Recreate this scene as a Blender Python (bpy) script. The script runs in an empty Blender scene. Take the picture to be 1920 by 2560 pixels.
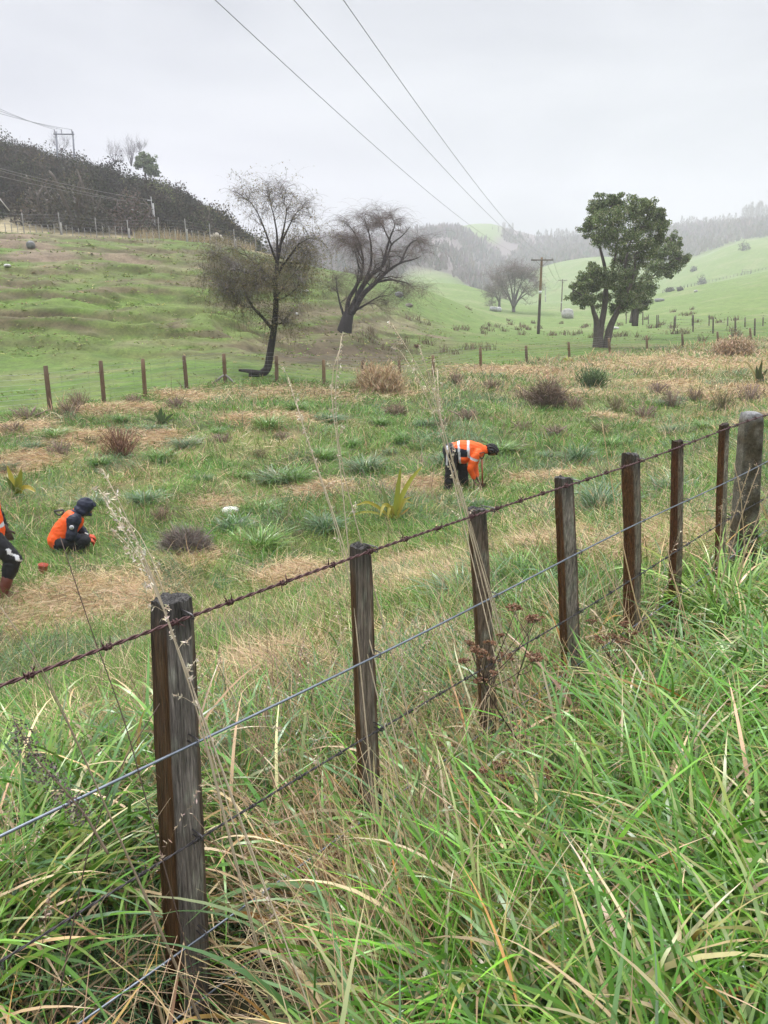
import bpy, math, random
import numpy as np
from mathutils import Vector, Matrix

random.seed(7)
rng = np.random.default_rng(11)
sc = bpy.context.scene
COL = sc.collection

# ------------------------------------------------------------------ camera, sky, sun, exposure
F = 1930.0                      # focal length in source pixels (1920 wide)
PITCH = math.atan((1280 - 760) / F)
K = 1920 / 1659.0               # display pixels -> source pixels
cd = bpy.data.cameras.new("camera")
cam = bpy.data.objects.new("camera", cd)
COL.objects.link(cam)
cam.location = (0, 0, 0)
cam.rotation_euler = (math.pi / 2 - PITCH, 0, 0)
cd.sensor_fit = 'HORIZONTAL'
cd.angle = 2 * math.atan(960 / F)
cd.clip_start = 0.05
cd.clip_end = 9000
sc.camera = cam

SUN_EL, SUN_AZ = math.radians(58), math.radians(-35)
world = bpy.data.worlds.new("World")
sc.world = world
world.use_nodes = True
nt = world.node_tree
nt.nodes.clear()
N = nt.nodes.new
out = N('ShaderNodeOutputWorld'); bg = N('ShaderNodeBackground'); sky = N('ShaderNodeTexSky')
sky.sky_type = 'NISHITA'; sky.sun_disc = False
sky.sun_elevation = SUN_EL; sky.sun_rotation = SUN_AZ
tc = N('ShaderNodeTexCoord'); mp = N('ShaderNodeMapping'); mp.inputs['Scale'].default_value = (1.0, 1.0, 3.2)
n1 = N('ShaderNodeTexNoise'); n1.inputs['Scale'].default_value = 2.3; n1.inputs['Detail'].default_value = 5; n1.inputs['Roughness'].default_value = .5
n1.inputs['Distortion'].default_value = .4
cr = N('ShaderNodeValToRGB')
cr.color_ramp.elements[0].position = .32; cr.color_ramp.elements[0].color = (3.15, 3.23, 3.55, 1)
cr.color_ramp.elements[1].position = .66; cr.color_ramp.elements[1].color = (4.4, 4.46, 4.7, 1)
sep = N('ShaderNodeSeparateXYZ')
mr = N('ShaderNodeMapRange'); mr.interpolation_type = 'SMOOTHSTEP'
mr.inputs[1].default_value = .34; mr.inputs[2].default_value = .95; mr.inputs[3].default_value = 1.0; mr.inputs[4].default_value = 5.2
mul = N('ShaderNodeMix'); mul.data_type = 'RGBA'; mul.blend_type = 'MULTIPLY'; mul.inputs[0].default_value = 1
mix = N('ShaderNodeMix'); mix.data_type = 'RGBA'; mix.inputs[0].default_value = .95
L = nt.links.new
L(tc.outputs['Generated'], mp.inputs[0]); L(mp.outputs[0], n1.inputs['Vector']); L(n1.outputs['Fac'], cr.inputs[0])
L(tc.outputs['Generated'], sep.inputs[0]); L(sep.outputs[2], mr.inputs[0])
L(cr.outputs[0], mul.inputs[6]); L(mr.outputs[0], mul.inputs[7])
L(sky.outputs[0], mix.inputs[6]); L(mul.outputs[2], mix.inputs[7])
L(mix.outputs[2], bg.inputs[0]); bg.inputs[1].default_value = .1
L(bg.outputs[0], out.inputs[0])
ld = bpy.data.lights.new("sun", 'SUN'); ld.energy = 1.5; ld.angle = math.radians(12); ld.color = (1, .97, .93)
sun = bpy.data.objects.new("sun", ld); COL.objects.link(sun)
sun.rotation_euler = (math.pi / 2 - SUN_EL, 0, math.pi - SUN_AZ)
sc.view_settings.view_transform = 'Standard'; sc.view_settings.look = 'None'
sc.view_settings.exposure = 0.76; sc.view_settings.gamma = 1
sc.cycles.max_bounces = 6; sc.cycles.diffuse_bounces = 2; sc.cycles.transmission_bounces = 4; sc.cycles.transparent_max_bounces = 6
sc.cycles.volume_bounces = 3; sc.cycles.caustics_reflective = False; sc.cycles.caustics_refractive = False

# ------------------------------------------------------------------ pixel rays
CP, SP = math.cos(PITCH), math.sin(PITCH)
def ray(px, py):                # display pixels
    xc = (np.asarray(px, float) * K - 960) / F; yc = (np.asarray(py, float) * K - 1280) / F
    return np.stack([xc, CP - yc * SP + 0 * xc, -SP - yc * CP + 0 * xc], -1)
def at(px, py, Y):              # the point on that ray at forward distance Y
    d = ray(px, py)
    return d * (np.asarray(Y, float) / d[..., 1])[..., None]
def slope_src(py):              # z / y of a source-pixel row
    yc = (py - 1280) / F
    return (-SP - yc * CP) / (CP - yc * SP)

# ------------------------------------------------------------------ noise
_tab = np.random.default_rng(5).random((256, 256))
def vn(x, y, s=0):
    x = np.asarray(x, float) + 17.3 * s; y = np.asarray(y, float) + 9.1 * s
    xi = np.floor(x).astype(int); yi = np.floor(y).astype(int); fx = x - xi; fy = y - yi
    fx = fx * fx * (3 - 2 * fx); fy = fy * fy * (3 - 2 * fy)
    a = _tab[xi & 255, yi & 255]; b = _tab[(xi + 1) & 255, yi & 255]; c = _tab[xi & 255, (yi + 1) & 255]; d = _tab[(xi + 1) & 255, (yi + 1) & 255]
    return (a * (1 - fx) + b * fx) * (1 - fy) + (c * (1 - fx) + d * fx) * fy
def fbm(x, y, s=0, o=4):
    r = 0; a = .5; t = 0
    for k in range(o):
        r = r + a * vn(x * 2 ** k, y * 2 ** k, s + k * 3); t += a; a *= .55
    return r / t
def sst(a, b, x):
    u = np.clip((np.asarray(x, float) - a) / (b - a), 0, 1); return u * u * (3 - 2 * u)

# ------------------------------------------------------------------ terrain
FA = np.array([-.49, 1.67]); FD = np.array([.659, .752]); FN = np.array([-.752, .659])   # roadside fence: point, direction, normal
def sdist(x, y): return (x - FA[0]) * FN[0] + (y - FA[1]) * FN[1]
f0 = [(9, 'z', -3.85), (16, 'z', -3.8)]
COLS = [
 (-500, f0 + [(23, 1045), (38, 935), (70, 560), (95, 563), (150, 350), (250, 350), (400, 520), (3000, 750)]),
 (0,   f0 + [(23, 1022), (38, 925), (72, 583), (95, 586), (150, 375), (220, 375), (400, 530), (3000, 750)]),
 (150, f0 + [(24, 1003), (38, 920), (73, 591), (95, 593), (150, 417), (220, 417), (400, 545), (3000, 750)]),
 (300, f0 + [(26, 985), (40, 905), (75, 601), (97, 602), (150, 457), (220, 457), (400, 565), (3000, 750)]),
 (450, f0 + [(28, 970), (41, 890), (80, 611), (100, 611), (145, 507), (210, 507), (400, 600), (3000, 750)]),
 (555, f0 + [(29, 966), (42, 885), (85, 617), (105, 615), (130, 565), (200, 575), (400, 640), (3000, 750)]),
 (640, f0 + [(30, 963), (43, 888), (66, 770), (88, 628), (110, 630), (125, 632), (200, 660), (400, 680), (900, 645), (1100, 645), (3000, 750)]),
 (720, f0 + [(30, 965), (44, 910), (60, 800), (90, 648), (115, 650), (200, 690), (400, 710), (900, 625), (1100, 628), (3000, 750)]),
 (785, f0 + [(31, 966), (46, 914), (58, 832), (72, 775), (95, 666), (120, 672), (200, 705), (400, 725), (900, 612), (1100, 612), (3000, 750)]),
 (870, f0 + [(33, 962), (47, 912), (58, 828), (76, 775), (99, 676), (122, 695), (220, 735), (400, 735), (900, 606), (1100, 606), (3000, 750)]),
 (960, f0 + [(38, 950), (50, 905), (70, 835), (90, 768), (106, 688), (130, 715), (220, 742), (300, 715), (420, 735), (900, 607), (1100, 607), (3000, 750)]),
 (1052, f0 + [(40, 930), (55, 880), (80, 825), (100, 772), (116, 708), (140, 738), (220, 748), (290, 703), (400, 735), (900, 586), (1100, 586), (3000, 750)]),
 (1140, f0 + [(42, 920), (60, 870), (94, 815), (125, 752), (150, 760), (220, 757), (310, 703), (420, 735), (900, 576), (1100, 576), (3000, 750)]),
 (1205, f0 + [(43, 914), (60, 868), (94, 825), (135, 785), (220, 768), (320, 716), (450, 742), (600, 738), (900, 563), (1100, 563), (3000, 750)]),
 (1260, f0 + [(45, 908), (60, 868), (94, 831), (150, 797), (220, 777), (330, 752), (450, 745), (600, 712), (720, 712), (900, 578), (1100, 580), (3000, 750)]),
 (1330, f0 + [(48, 900), (62, 868), (94, 835), (150, 805), (220, 782), (400, 757), (600, 676), (720, 684), (900, 593), (1100, 596), (3000, 750)]),
 (1420, f0 + [(52, 890), (62, 866), (94, 838), (150, 805), (220, 785), (400, 757), (600, 646), (720, 655), (900, 602), (1100, 604), (3000, 750)]),
 (1520, f0 + [(55, 882), (65, 862), (94, 836), (150, 802), (250, 767), (400, 757), (560, 640), (700, 648), (900, 590), (1100, 590), (3000, 750)]),
 (1638, f0 + [(58, 874), (80, 843), (110, 812), (170, 770), (260, 739), (300, 748), (400, 752), (520, 690), (640, 690), (900, 576), (1100, 576), (3000, 750)]),
 (1730, f0 + [(60, 868), (80, 836), (110, 804), (170, 755), (260, 714), (300, 724), (380, 724), (500, 648), (640, 655), (900, 568), (1100, 568), (3000, 750)]),
 (1832, f0 + [(63, 860), (80, 829), (110, 793), (170, 738), (260, 694), (300, 702), (380, 700), (500, 606), (640, 612), (900, 566), (1100, 566), (3000, 750)]),
 (1920, f0 + [(65, 852), (80, 820), (110, 782), (170, 725), (260, 674), (300, 682), (380, 680), (500, 594), (640, 600), (900, 556), (1100, 556), (3000, 750)]),
 (2500, f0 + [(65, 842), (80, 795), (110, 755), (170, 680), (260, 610), (300, 612), (380, 610), (500, 540), (640, 545), (900, 530), (1100, 530), (3000, 750)]),
]
TT = np.linspace(-.8, .8, 641); LY = np.linspace(math.log(8), math.log(3000), 700)
_ct = np.array([((c[0] - 960) / F) * CP for c in COLS])
_pr = []
for c, prof in COLS:
    ys = [math.log(q[0]) for q in prof]
    zs = [q[2] if q[1] == 'z' else q[0] * slope_src(q[1]) for q in prof]
    _pr.append(np.interp(LY, ys, zs))
_pr = np.array(_pr)
TAB = np.empty((len(TT), len(LY)))
for j in range(len(LY)): TAB[:, j] = np.interp(TT, _ct, _pr[:, j])
def _blur(a, r, ax):
    k = np.exp(-.5 * (np.arange(-3 * r, 3 * r + 1) / r) ** 2); k /= k.sum()
    p = np.pad(a, [(3 * r, 3 * r) if i == ax else (0, 0) for i in range(2)], 'edge')
    return np.apply_along_axis(lambda m: np.convolve(m, k, 'valid'), ax, p)
TAB = _blur(_blur(TAB, 5, 0), 5, 1)
fence_px = [(-40, 22), (98, 23), (220, 24.4), (312, 26), (403, 28), (487, 29.4), (597, 30.8), (700, 32.3), (785, 34.5), (935, 38.5), (1037, 42), (1137, 46), (1228, 50.5), (1315, 55), (1396, 58), (1473, 60.5), (1549, 63), (1620, 65.5), (1720, 69)]
_ft = np.array([(p * K - 960) / F * CP for p, _ in fence_px]); _fy = np.array([q for _, q in fence_px], float)
def fenceY(t): return np.interp(t, _ft, _fy)
def base(x, y):
    Y = np.clip(y, 8.01, 2990); t = np.clip(x / Y, -.799, .799)
    u = (t - TT[0]) / (TT[1] - TT[0]); v = (np.log(Y) - LY[0]) / (LY[1] - LY[0])
    i = np.clip(u.astype(int), 0, len(TT) - 2); j = np.clip(v.astype(int), 0, len(LY) - 2); a = u - i; b = v - j
    return (TAB[i, j] * (1 - a) + TAB[i + 1, j] * a) * (1 - b) + (TAB[i, j + 1] * (1 - a) + TAB[i + 1, j + 1] * a) * b
def zones(x, y):
    Y = np.maximum(y, 1); t = x / np.maximum(y, 8)
    field = (y < fenceY(t)) & (sdist(x, y) > 0)
    hill = sst(36, 44, y) * (1 - sst(86, 100, y)) * (1 - sst(.02, .12, t + .04 * (vn(x * .1, y * .1, 4) - .5)))
    return t, field, hill
def G(x, y):
    x = np.asarray(x, float); y = np.asarray(y, float)
    z = base(x, y)
    s = sdist(x, y)
    z = z + 1.98 * (1 - sst(-.2, 7.5, s)) + .2 * sst(0, -1.5, s)
    t, field, hill = zones(x, y)
    near = 1 - sst(60, 90, y)
    z = z + near * (.34 * (fbm(x * .55, y * .55, 1) - .5) * sst(1.5, 6, s) * (1 - .6 * sst(30, 45, y)) + .07 * (fbm(x * 2.7, y * 2.7, 2) - .5) * sst(0, 3, s))
    w = fbm(x * .09, y * .22, 6)
    z = z + hill * ((.12 + .25 * vn(x * .07, z * .4, 14)) * np.sin(2 * math.pi * (z / 1.15 + 2.4 * w)) + .55 * (fbm(x * .16, y * .16, 8) - .5) + .22 * (fbm(x * .6, y * .6, 9) - .5))
    far = sst(85, 200, y)
    z = z + far * np.maximum(y, 1) * .012 * (fbm(x * 9 / np.maximum(y, 60), np.log(np.maximum(y, 60)) * 9, 12) - .5)
    return z
def g1(x, y): return float(G(np.array([x]), np.array([y]))[0])
def hit(px, py, y0=1.0, y1=900):     # where the pixel ray meets the ground
    d = ray(px, py); Y = np.exp(np.linspace(math.log(y0), math.log(y1), 1500))
    p = d[None, :] * (Y / d[1])[:, None]
    b = p[:, 2] < G(p[:, 0], p[:, 1])
    i = int(np.argmax(b)) if b.any() else len(Y) - 1
    x, y = p[i, 0], p[i, 1]
    return np.array([x, y, g1(x, y)])

# ------------------------------------------------------------------ mesh collector
class Geo:
    def __init__(s): s.v = []; s.q = []; s.t = []; s.c = []; s.n = 0; s.qm = []; s.tm = []
    def add(s, v, q=None, t=None, col=(.5, .5, .5), m=0):
        v = np.asarray(v, float).reshape(-1, 3); c = np.asarray(col, float)
        if c.ndim == 1: c = np.tile(c[:3], (len(v), 1))
        s.v.append(v); s.c.append(c)
        if q is not None and len(q): q = np.asarray(q, int); s.q.append(q + s.n); s.qm.append(np.full(len(q), m))
        if t is not None and len(t): t = np.asarray(t, int); s.t.append(t + s.n); s.tm.append(np.full(len(t), m))
        s.n += len(v); return s
    def mesh(s, name, mats, smooth=True):
        v = np.concatenate(s.v); c = np.concatenate(s.c)
        q = np.concatenate(s.q) if s.q else np.zeros((0, 4), int); t = np.concatenate(s.t) if s.t else np.zeros((0, 3), int)
        me = bpy.data.meshes.new(name)
        me.vertices.add(len(v)); me.vertices.foreach_set('co', v.astype(np.float32).ravel())
        me.loops.add(q.size + t.size); me.loops.foreach_set('vertex_index', np.concatenate([q.ravel(), t.ravel()]).astype(np.int32))
        me.polygons.add(len(q) + len(t))
        ls = np.concatenate([np.arange(len(q)) * 4, q.size + np.arange(len(t)) * 3]).astype(np.int32)
        me.polygons.foreach_set('loop_start', ls)
        me.polygons.foreach_set('use_smooth', np.full(len(q) + len(t), smooth))
        mi = np.concatenate(s.qm + s.tm) if (s.qm or s.tm) else np.zeros(0)
        for m in (mats if isinstance(mats, (list, tuple)) else [mats]): me.materials.append(m)
        me.polygons.foreach_set('material_index', mi.astype(np.int32))
        at_ = me.attributes.new('Col', 'FLOAT_COLOR', 'POINT')
        at_.data.foreach_set('color', np.concatenate([c, np.ones((len(c), 1))], 1).astype(np.float32).ravel())
        me.update(calc_edges=True); me.validate()
        return me
    def build(s, name, mats, parent=None, smooth=True):
        o = bpy.data.objects.new(name, s.mesh(name, mats, smooth)); COL.objects.link(o)
        if parent is not None:
            o.parent = parent; o.matrix_parent_inverse = Matrix.Translation(parent.location).inverted() if parent.rotation_euler.z == 0 else parent.matrix_basis.inverted()
        return o
def tag(o, label=None, cat=None, group=None, kind=None):
    if label: o['label'] = label
    if cat: o['category'] = cat
    if group: o['group'] = group
    if kind: o['kind'] = kind
    return o
def empty(name, loc, label=None, cat=None, group=None, rz=0):
    o = bpy.data.objects.new(name, None); COL.objects.link(o); o.location = loc; o.rotation_euler = (0, 0, rz); o.empty_display_size = .1
    return tag(o, label, cat, group)
def part(o, parent):           # o was made in the parent's local frame
    o.parent = parent; return o

def tube(g, path, rad, n=6, col=(.5, .5, .5), m=0, cap=True):
    p = np.asarray(path, float); k = len(p); r = np.broadcast_to(np.asarray(rad, float), (k,))
    tg = np.gradient(p, axis=0); tg /= np.linalg.norm(tg, axis=1, keepdims=True) + 1e-12
    ref = np.array([0, 0, 1.]) if abs(tg[0, 2]) < .9 else np.array([1., 0, 0])
    a = np.cross(tg, ref); a /= np.linalg.norm(a, axis=1, keepdims=True) + 1e-12
    for i in range(1, k):
        if a[i] @ a[i - 1] < 0: a[i] = -a[i]
    b = np.cross(tg, a); th = np.linspace(0, 2 * math.pi, n, endpoint=False)
    v = p[:, None] + r[:, None, None] * (np.cos(th)[None, :, None] * a[:, None] + np.sin(th)[None, :, None] * b[:, None])
    i, j = np.meshgrid(np.arange(k - 1), np.arange(n), indexing='ij'); j2 = (j + 1) % n
    q = np.stack([i * n + j, i * n + j2, (i + 1) * n + j2, (i + 1) * n + j], -1).reshape(-1, 4)
    v = v.reshape(-1, 3); t = None
    if cap:
        v = np.concatenate([v, p[:1], p[-1:]]); jj = np.arange(n); j3 = (jj + 1) % n
        t = np.concatenate([np.stack([np.full(n, k * n), j3, jj], -1), np.stack([np.full(n, k * n + 1), (k - 1) * n + jj, (k - 1) * n + j3], -1)])
    if np.ndim(col) == 2: col = np.repeat(col, n, 0) if not cap else np.concatenate([np.repeat(col, n, 0), col[:1], col[-1:]])
    g.add(v, q, t, col, m)
def box(g, c, sz, col=(.5, .5, .5), m=0, R=None):
    s = np.array([[-1, -1, -1], [1, -1, -1], [1, 1, -1], [-1, 1, -1], [-1, -1, 1], [1, -1, 1], [1, 1, 1], [-1, 1, 1]]) * np.asarray(sz) / 2
    if R is not None: s = s @ np.asarray(R).T
    g.add(s + np.asarray(c), [[0, 3, 2, 1], [4, 5, 6, 7], [0, 1, 5, 4], [1, 2, 6, 5], [2, 3, 7, 6], [3, 0, 4, 7]], None, col, m)
def strips(g, P, az, Ln, W, lean, curve, n=4, col=None, tip=None, tw0=0, tw1=0, prof=None, m=0, wob=0):
    """many grass blades / twigs / leaves at once"""
    P = np.asarray(P, float); M = len(P)
    B = lambda a: np.broadcast_to(np.asarray(a, float), (M,))
    az, Ln, W, lean, curve, tw0, tw1 = map(B, (az, Ln, W, lean, curve, tw0, tw1))
    k = np.arange(n + 1) / n
    th = lean[:, None] + curve[:, None] * (k[None] ** 1.35)
    az2 = az[:, None] + (wob * (rng.random((M, 1)) - .5) * 2) * k[None] ** 2
    mid = .5 * (th[:, 1:] + th[:, :-1]); ds = (Ln / n)[:, None]
    dx = np.sin(mid) * np.cos(az2[:, 1:]) * ds; dy = np.sin(mid) * np.sin(az2[:, 1:]) * ds; dz = np.cos(mid) * ds
    z0 = np.zeros((M, 1))
    C = np.stack([np.concatenate([z0, np.cumsum(q, 1)], 1) for q in (dx, dy, dz)], -1) + P[:, None]
    side = np.stack([-np.sin(az2), np.cos(az2), 0 * th], -1)
    nor = np.stack([-np.cos(th) * np.cos(az2), -np.cos(th) * np.sin(az2), np.sin(th)], -1)
    tw = tw0[:, None] + tw1[:, None] * k[None]
    side = side * np.cos(tw)[..., None] + nor * np.sin(tw)[..., None]
    if prof is None: prof = np.clip((.75 + .6 * k) * (1 - k ** 2.2), .03, 1)
    hw = .5 * W[:, None] * np.asarray(prof)[None]
    V = np.stack([C - side * hw[..., None], C + side * hw[..., None]], 2).reshape(-1, 3)
    b = (np.arange(M) * 2 * (n + 1))[:, None] + (np.arange(n) * 2)[None]
    q = np.stack([b, b + 1, b + 3, b + 2], -1).reshape(-1, 4)
    col = np.broadcast_to(np.asarray(col, float), (M, 3))
    if tip is None: cc = np.repeat(col, 2 * (n + 1), 0)
    else:
        tip = np.broadcast_to(np.asarray(tip, float), (M, 3)); w = (k ** 3)[None, :, None]
        cc = np.repeat((col[:, None] * (1 - w) + tip[:, None] * w).reshape(-1, 3), 2, 0)
    g.add(V, q, None, cc, m)
    return C
def quads_at(g, P, size, col, flat=.5, asp=.6, m=0, up=0.0):
    """leaf-sized quads at points, random orientation"""
    P = np.asarray(P, float); M = len(P); size = np.broadcast_to(np.asarray(size, float), (M,))
    a = rng.normal(size=(M, 3)); a[:, 2] += up; a /= np.linalg.norm(a, axis=1, keepdims=True)
    b = np.cross(a, rng.normal(size=(M, 3))); b /= np.linalg.norm(b, axis=1, keepdims=True) + 1e-9
    A = a * size[:, None] * .5; Bv = b * (size * asp)[:, None] * .5
    V = np.stack([P - A, P + Bv * 1., P + A, P - Bv * 1.], 1).reshape(-1, 3)
    q = np.arange(M * 4).reshape(-1, 4)
    g.add(V, q, None, np.repeat(np.broadcast_to(np.asarray(col, float), (M, 3)), 4, 0), m)
def jit(cols, n, amt=.22):
    c = np.asarray(cols, float); i = rng.integers(0, len(c), n)
    return np.clip(c[i] * (1 + amt * rng.normal(size=(n, 1))) * (1 + .06 * rng.normal(size=(n, 3))), .004, .9)

# ------------------------------------------------------------------ materials
def mat(name, rough=.6, spec=.4, colr=None, attr=True, noise=None, transl=0., metal=0., bump=0., bscale=30., stretch=None, coat=0.):
    m = bpy.data.materials.new(name); m.use_nodes = True; t = m.node_tree; b = t.nodes['Principled BSDF']
    b.inputs['Roughness'].default_value = rough; b.inputs['Specular IOR Level'].default_value = spec; b.inputs['Metallic'].default_value = metal
    b.inputs['Coat Weight'].default_value = coat; b.inputs['Coat Roughness'].default_value = .25
    nn = t.nodes.new; l = t.links.new
    if attr:
        a = nn('ShaderNodeAttribute'); a.attribute_name = 'Col'; cs = a.outputs['Color']
    else:
        a = nn('ShaderNodeRGB'); a.outputs[0].default_value = (*colr, 1); cs = a.outputs[0]
    co = nn('ShaderNodeTexCoord').outputs['Object']
    if stretch:
        mpn = nn('ShaderNodeMapping'); mpn.inputs['Scale'].default_value = stretch; l(co, mpn.inputs[0]); co = mpn.outputs[0]
    if noise:
        for scale, lo, hi in noise:
            no = nn('ShaderNodeTexNoise'); no.inputs['Scale'].default_value = scale; no.inputs['Detail'].default_value = 6; no.inputs['Roughness'].default_value = .62
            l(co, no.inputs['Vector'])
            r = nn('ShaderNodeMapRange'); r.inputs[1].default_value = .3; r.inputs[2].default_value = .7; r.inputs[3].default_value = lo; r.inputs[4].default_value = hi
            l(no.outputs['Fac'], r.inputs[0])
            mx = nn('ShaderNodeMix'); mx.data_type = 'RGBA'; mx.blend_type = 'MULTIPLY'; mx.inputs[0].default_value = 1
            l(cs, mx.inputs[6]); l(r.outputs[0], mx.inputs[7]); cs = mx.outputs[2]
    l(cs, b.inputs['Base Color'])
    if bump:
        no = nn('ShaderNodeTexNoise'); no.inputs['Scale'].default_value = bscale; no.inputs['Detail'].default_value = 6
        l(co, no.inputs['Vector']); bp = nn('ShaderNodeBump'); bp.inputs['Strength'].default_value = bump; bp.inputs['Distance'].default_value = .02
        l(no.outputs['Fac'], bp.inputs['Height']); l(bp.outputs[0], b.inputs['Normal'])
    if transl:
        tr = nn('ShaderNodeBsdfTranslucent'); l(cs, tr.inputs[0]); ms = nn('ShaderNodeMixShader'); ms.inputs[0].default_value = transl
        l(b.outputs[0], ms.inputs[1]); l(tr.outputs[0], ms.inputs[2]); l(ms.outputs[0], t.nodes['Material Output'].inputs[0])
    return m
M_ground = mat('earth and turf', .85, .2, noise=[(.9, .7, 1.3), (6, .72, 1.28), (30, .7, 1.3)], bump=.5, bscale=14)
M_grass = mat('wet grass blade', .32, .52, transl=.16)
M_turf = mat('field grass blade', .5, .38, transl=.2)
M_short = mat('short turf', .75, .12, transl=.15)
M_dry = mat('dry grass stalk', .6, .35, transl=.15)
M_leaf = mat('leaf', .5, .3, transl=.2)
M_scrub = mat('scrub leaf', .9, .1, transl=.1)
M_twig = mat('twig', .75, .2)
M_bark = mat('bark', .8, .3, noise=[(5, .6, 1.4), (22, .7, 1.3)], bump=.6, bscale=12, stretch=(3, 3, 1))
M_wood = mat('weathered split wood', .48, .45, noise=[(2.2, .68, 1.32), (7, .36, 1.6), (22, .55, 1.45)], bump=1.0, bscale=9, stretch=(22, 22, 1.1))
M_postf = mat('sawn post timber', .7, .3, noise=[(6, .7, 1.3)], stretch=(6, 6, 1))
M_conc = mat('mossy concrete', .8, .25, noise=[(9, .6, 1.4), (40, .6, 1.4), (120, .75, 1.25)], bump=.4, bscale=60)
M_rust = mat('rusty barbed wire', .55, .45, noise=[(80, .6, 1.4)], metal=.35)
M_galv = mat('galvanised wire', .42, .5, noise=[(60, .8, 1.2)], metal=.75)
M_rock = mat('lichened rock', .85, .2, noise=[(1.2, .7, 1.3), (6, .65, 1.35)], bump=.6, bscale=5)
M_cloth = mat('rain jacket cloth', .6, .35, noise=[(14, .88, 1.12)], bump=.25, bscale=24)
M_hivis = mat('high visibility fabric', .6, .3, noise=[(10, .9, 1.1)], bump=.25, bscale=22)
M_tape = mat('reflective tape', .35, .6)
M_skin = mat('skin', .5, .4)
M_hair = mat('hair', .5, .4, noise=[(60, .6, 1.4)])
M_glove = mat('work glove', .7, .3, noise=[(60, .7, 1.3)])
M_plast = mat('plastic', .45, .5)
M_iron = mat('worn metal', .45, .5, metal=.4)

M_dew = mat('water drops', .08, .9); M_dew.node_tree.nodes['Principled BSDF'].inputs['Transmission Weight'].default_value = .55
# ------------------------------------------------------------------ ground sheet
def patch_hits(lst): return [(hit(px, py, 2.2), r, a) for px, py, r, a in lst]
STRAW = patch_hits([(560, 1440, .36, 1), (630, 1245, .55, 1), (60, 1335, 1.0, .8), (180, 1300, 1.1, .85), (300, 1300, .5, .6), (905, 1052, .75, 1), (690, 1056, .6, .9), (45, 926, .7, 1), (195, 945, .9, 1),
    (330, 948, .8, 1), (405, 862, 1.0, 1), (290, 880, .8, 1), (215, 885, .8, 1), (545, 905, .8, .9), (40, 1000, .8, 1), (620, 905, .9, .8), (1330, 905, .8, .6), (1180, 1035, .8, .7), (1640, 910, .9, .8),
    (950, 1260, .55, .9), (870, 1230, .5, .9), (470, 1090, .5, .6), (420, 1205, .5, .7), (1060, 800, 2.5, .7), (1180, 800, 2.2, .7), (1330, 790, 2.6, .9), (1450, 780, 3, .9), (1560, 790, 3.5, .9), (1250, 850, 1.8, .7), (1530, 850, 2.2, .8), (1420, 830, 2.0, .7), (1640, 850, 2.0, .8), (700, 850, 1.6, .5), (830, 850, 1.5, .5), (560, 855, 1.3, .5), (900, 1480, .35, .9), (950, 1400, .3, .6), (1400, 1190, .6, .6), (1500, 1150, .7, .7), (1180, 1180, .5, .6)])
def strawness(x, y):
    t = x / np.maximum(y, 8)
    w = np.zeros_like(x)
    nz = fbm(x * 1.7, y * 1.7, 31)
    for p, r, a in STRAW:
        rr = np.sqrt((x - p[0]) ** 2 + (1.0 * (y - p[1])) ** 2) / r + 1.1 * (nz - .5)
        w = np.maximum(w, a * (.6 if p[1] > 21 else 1) * (1 - sst(.75, 1.25, rr)))
    g = sst(.57, .68, fbm(x * .33, y * .33, 20)) * .3 + sst(.1, .4, t) * sst(20, 34, y) * .2
    return np.clip(np.maximum(w, g), 0, 1)
def mixc(c, d, w): return c * (1 - w[:, None]) + np.asarray(d, float)[None] * w[:, None]
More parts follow.
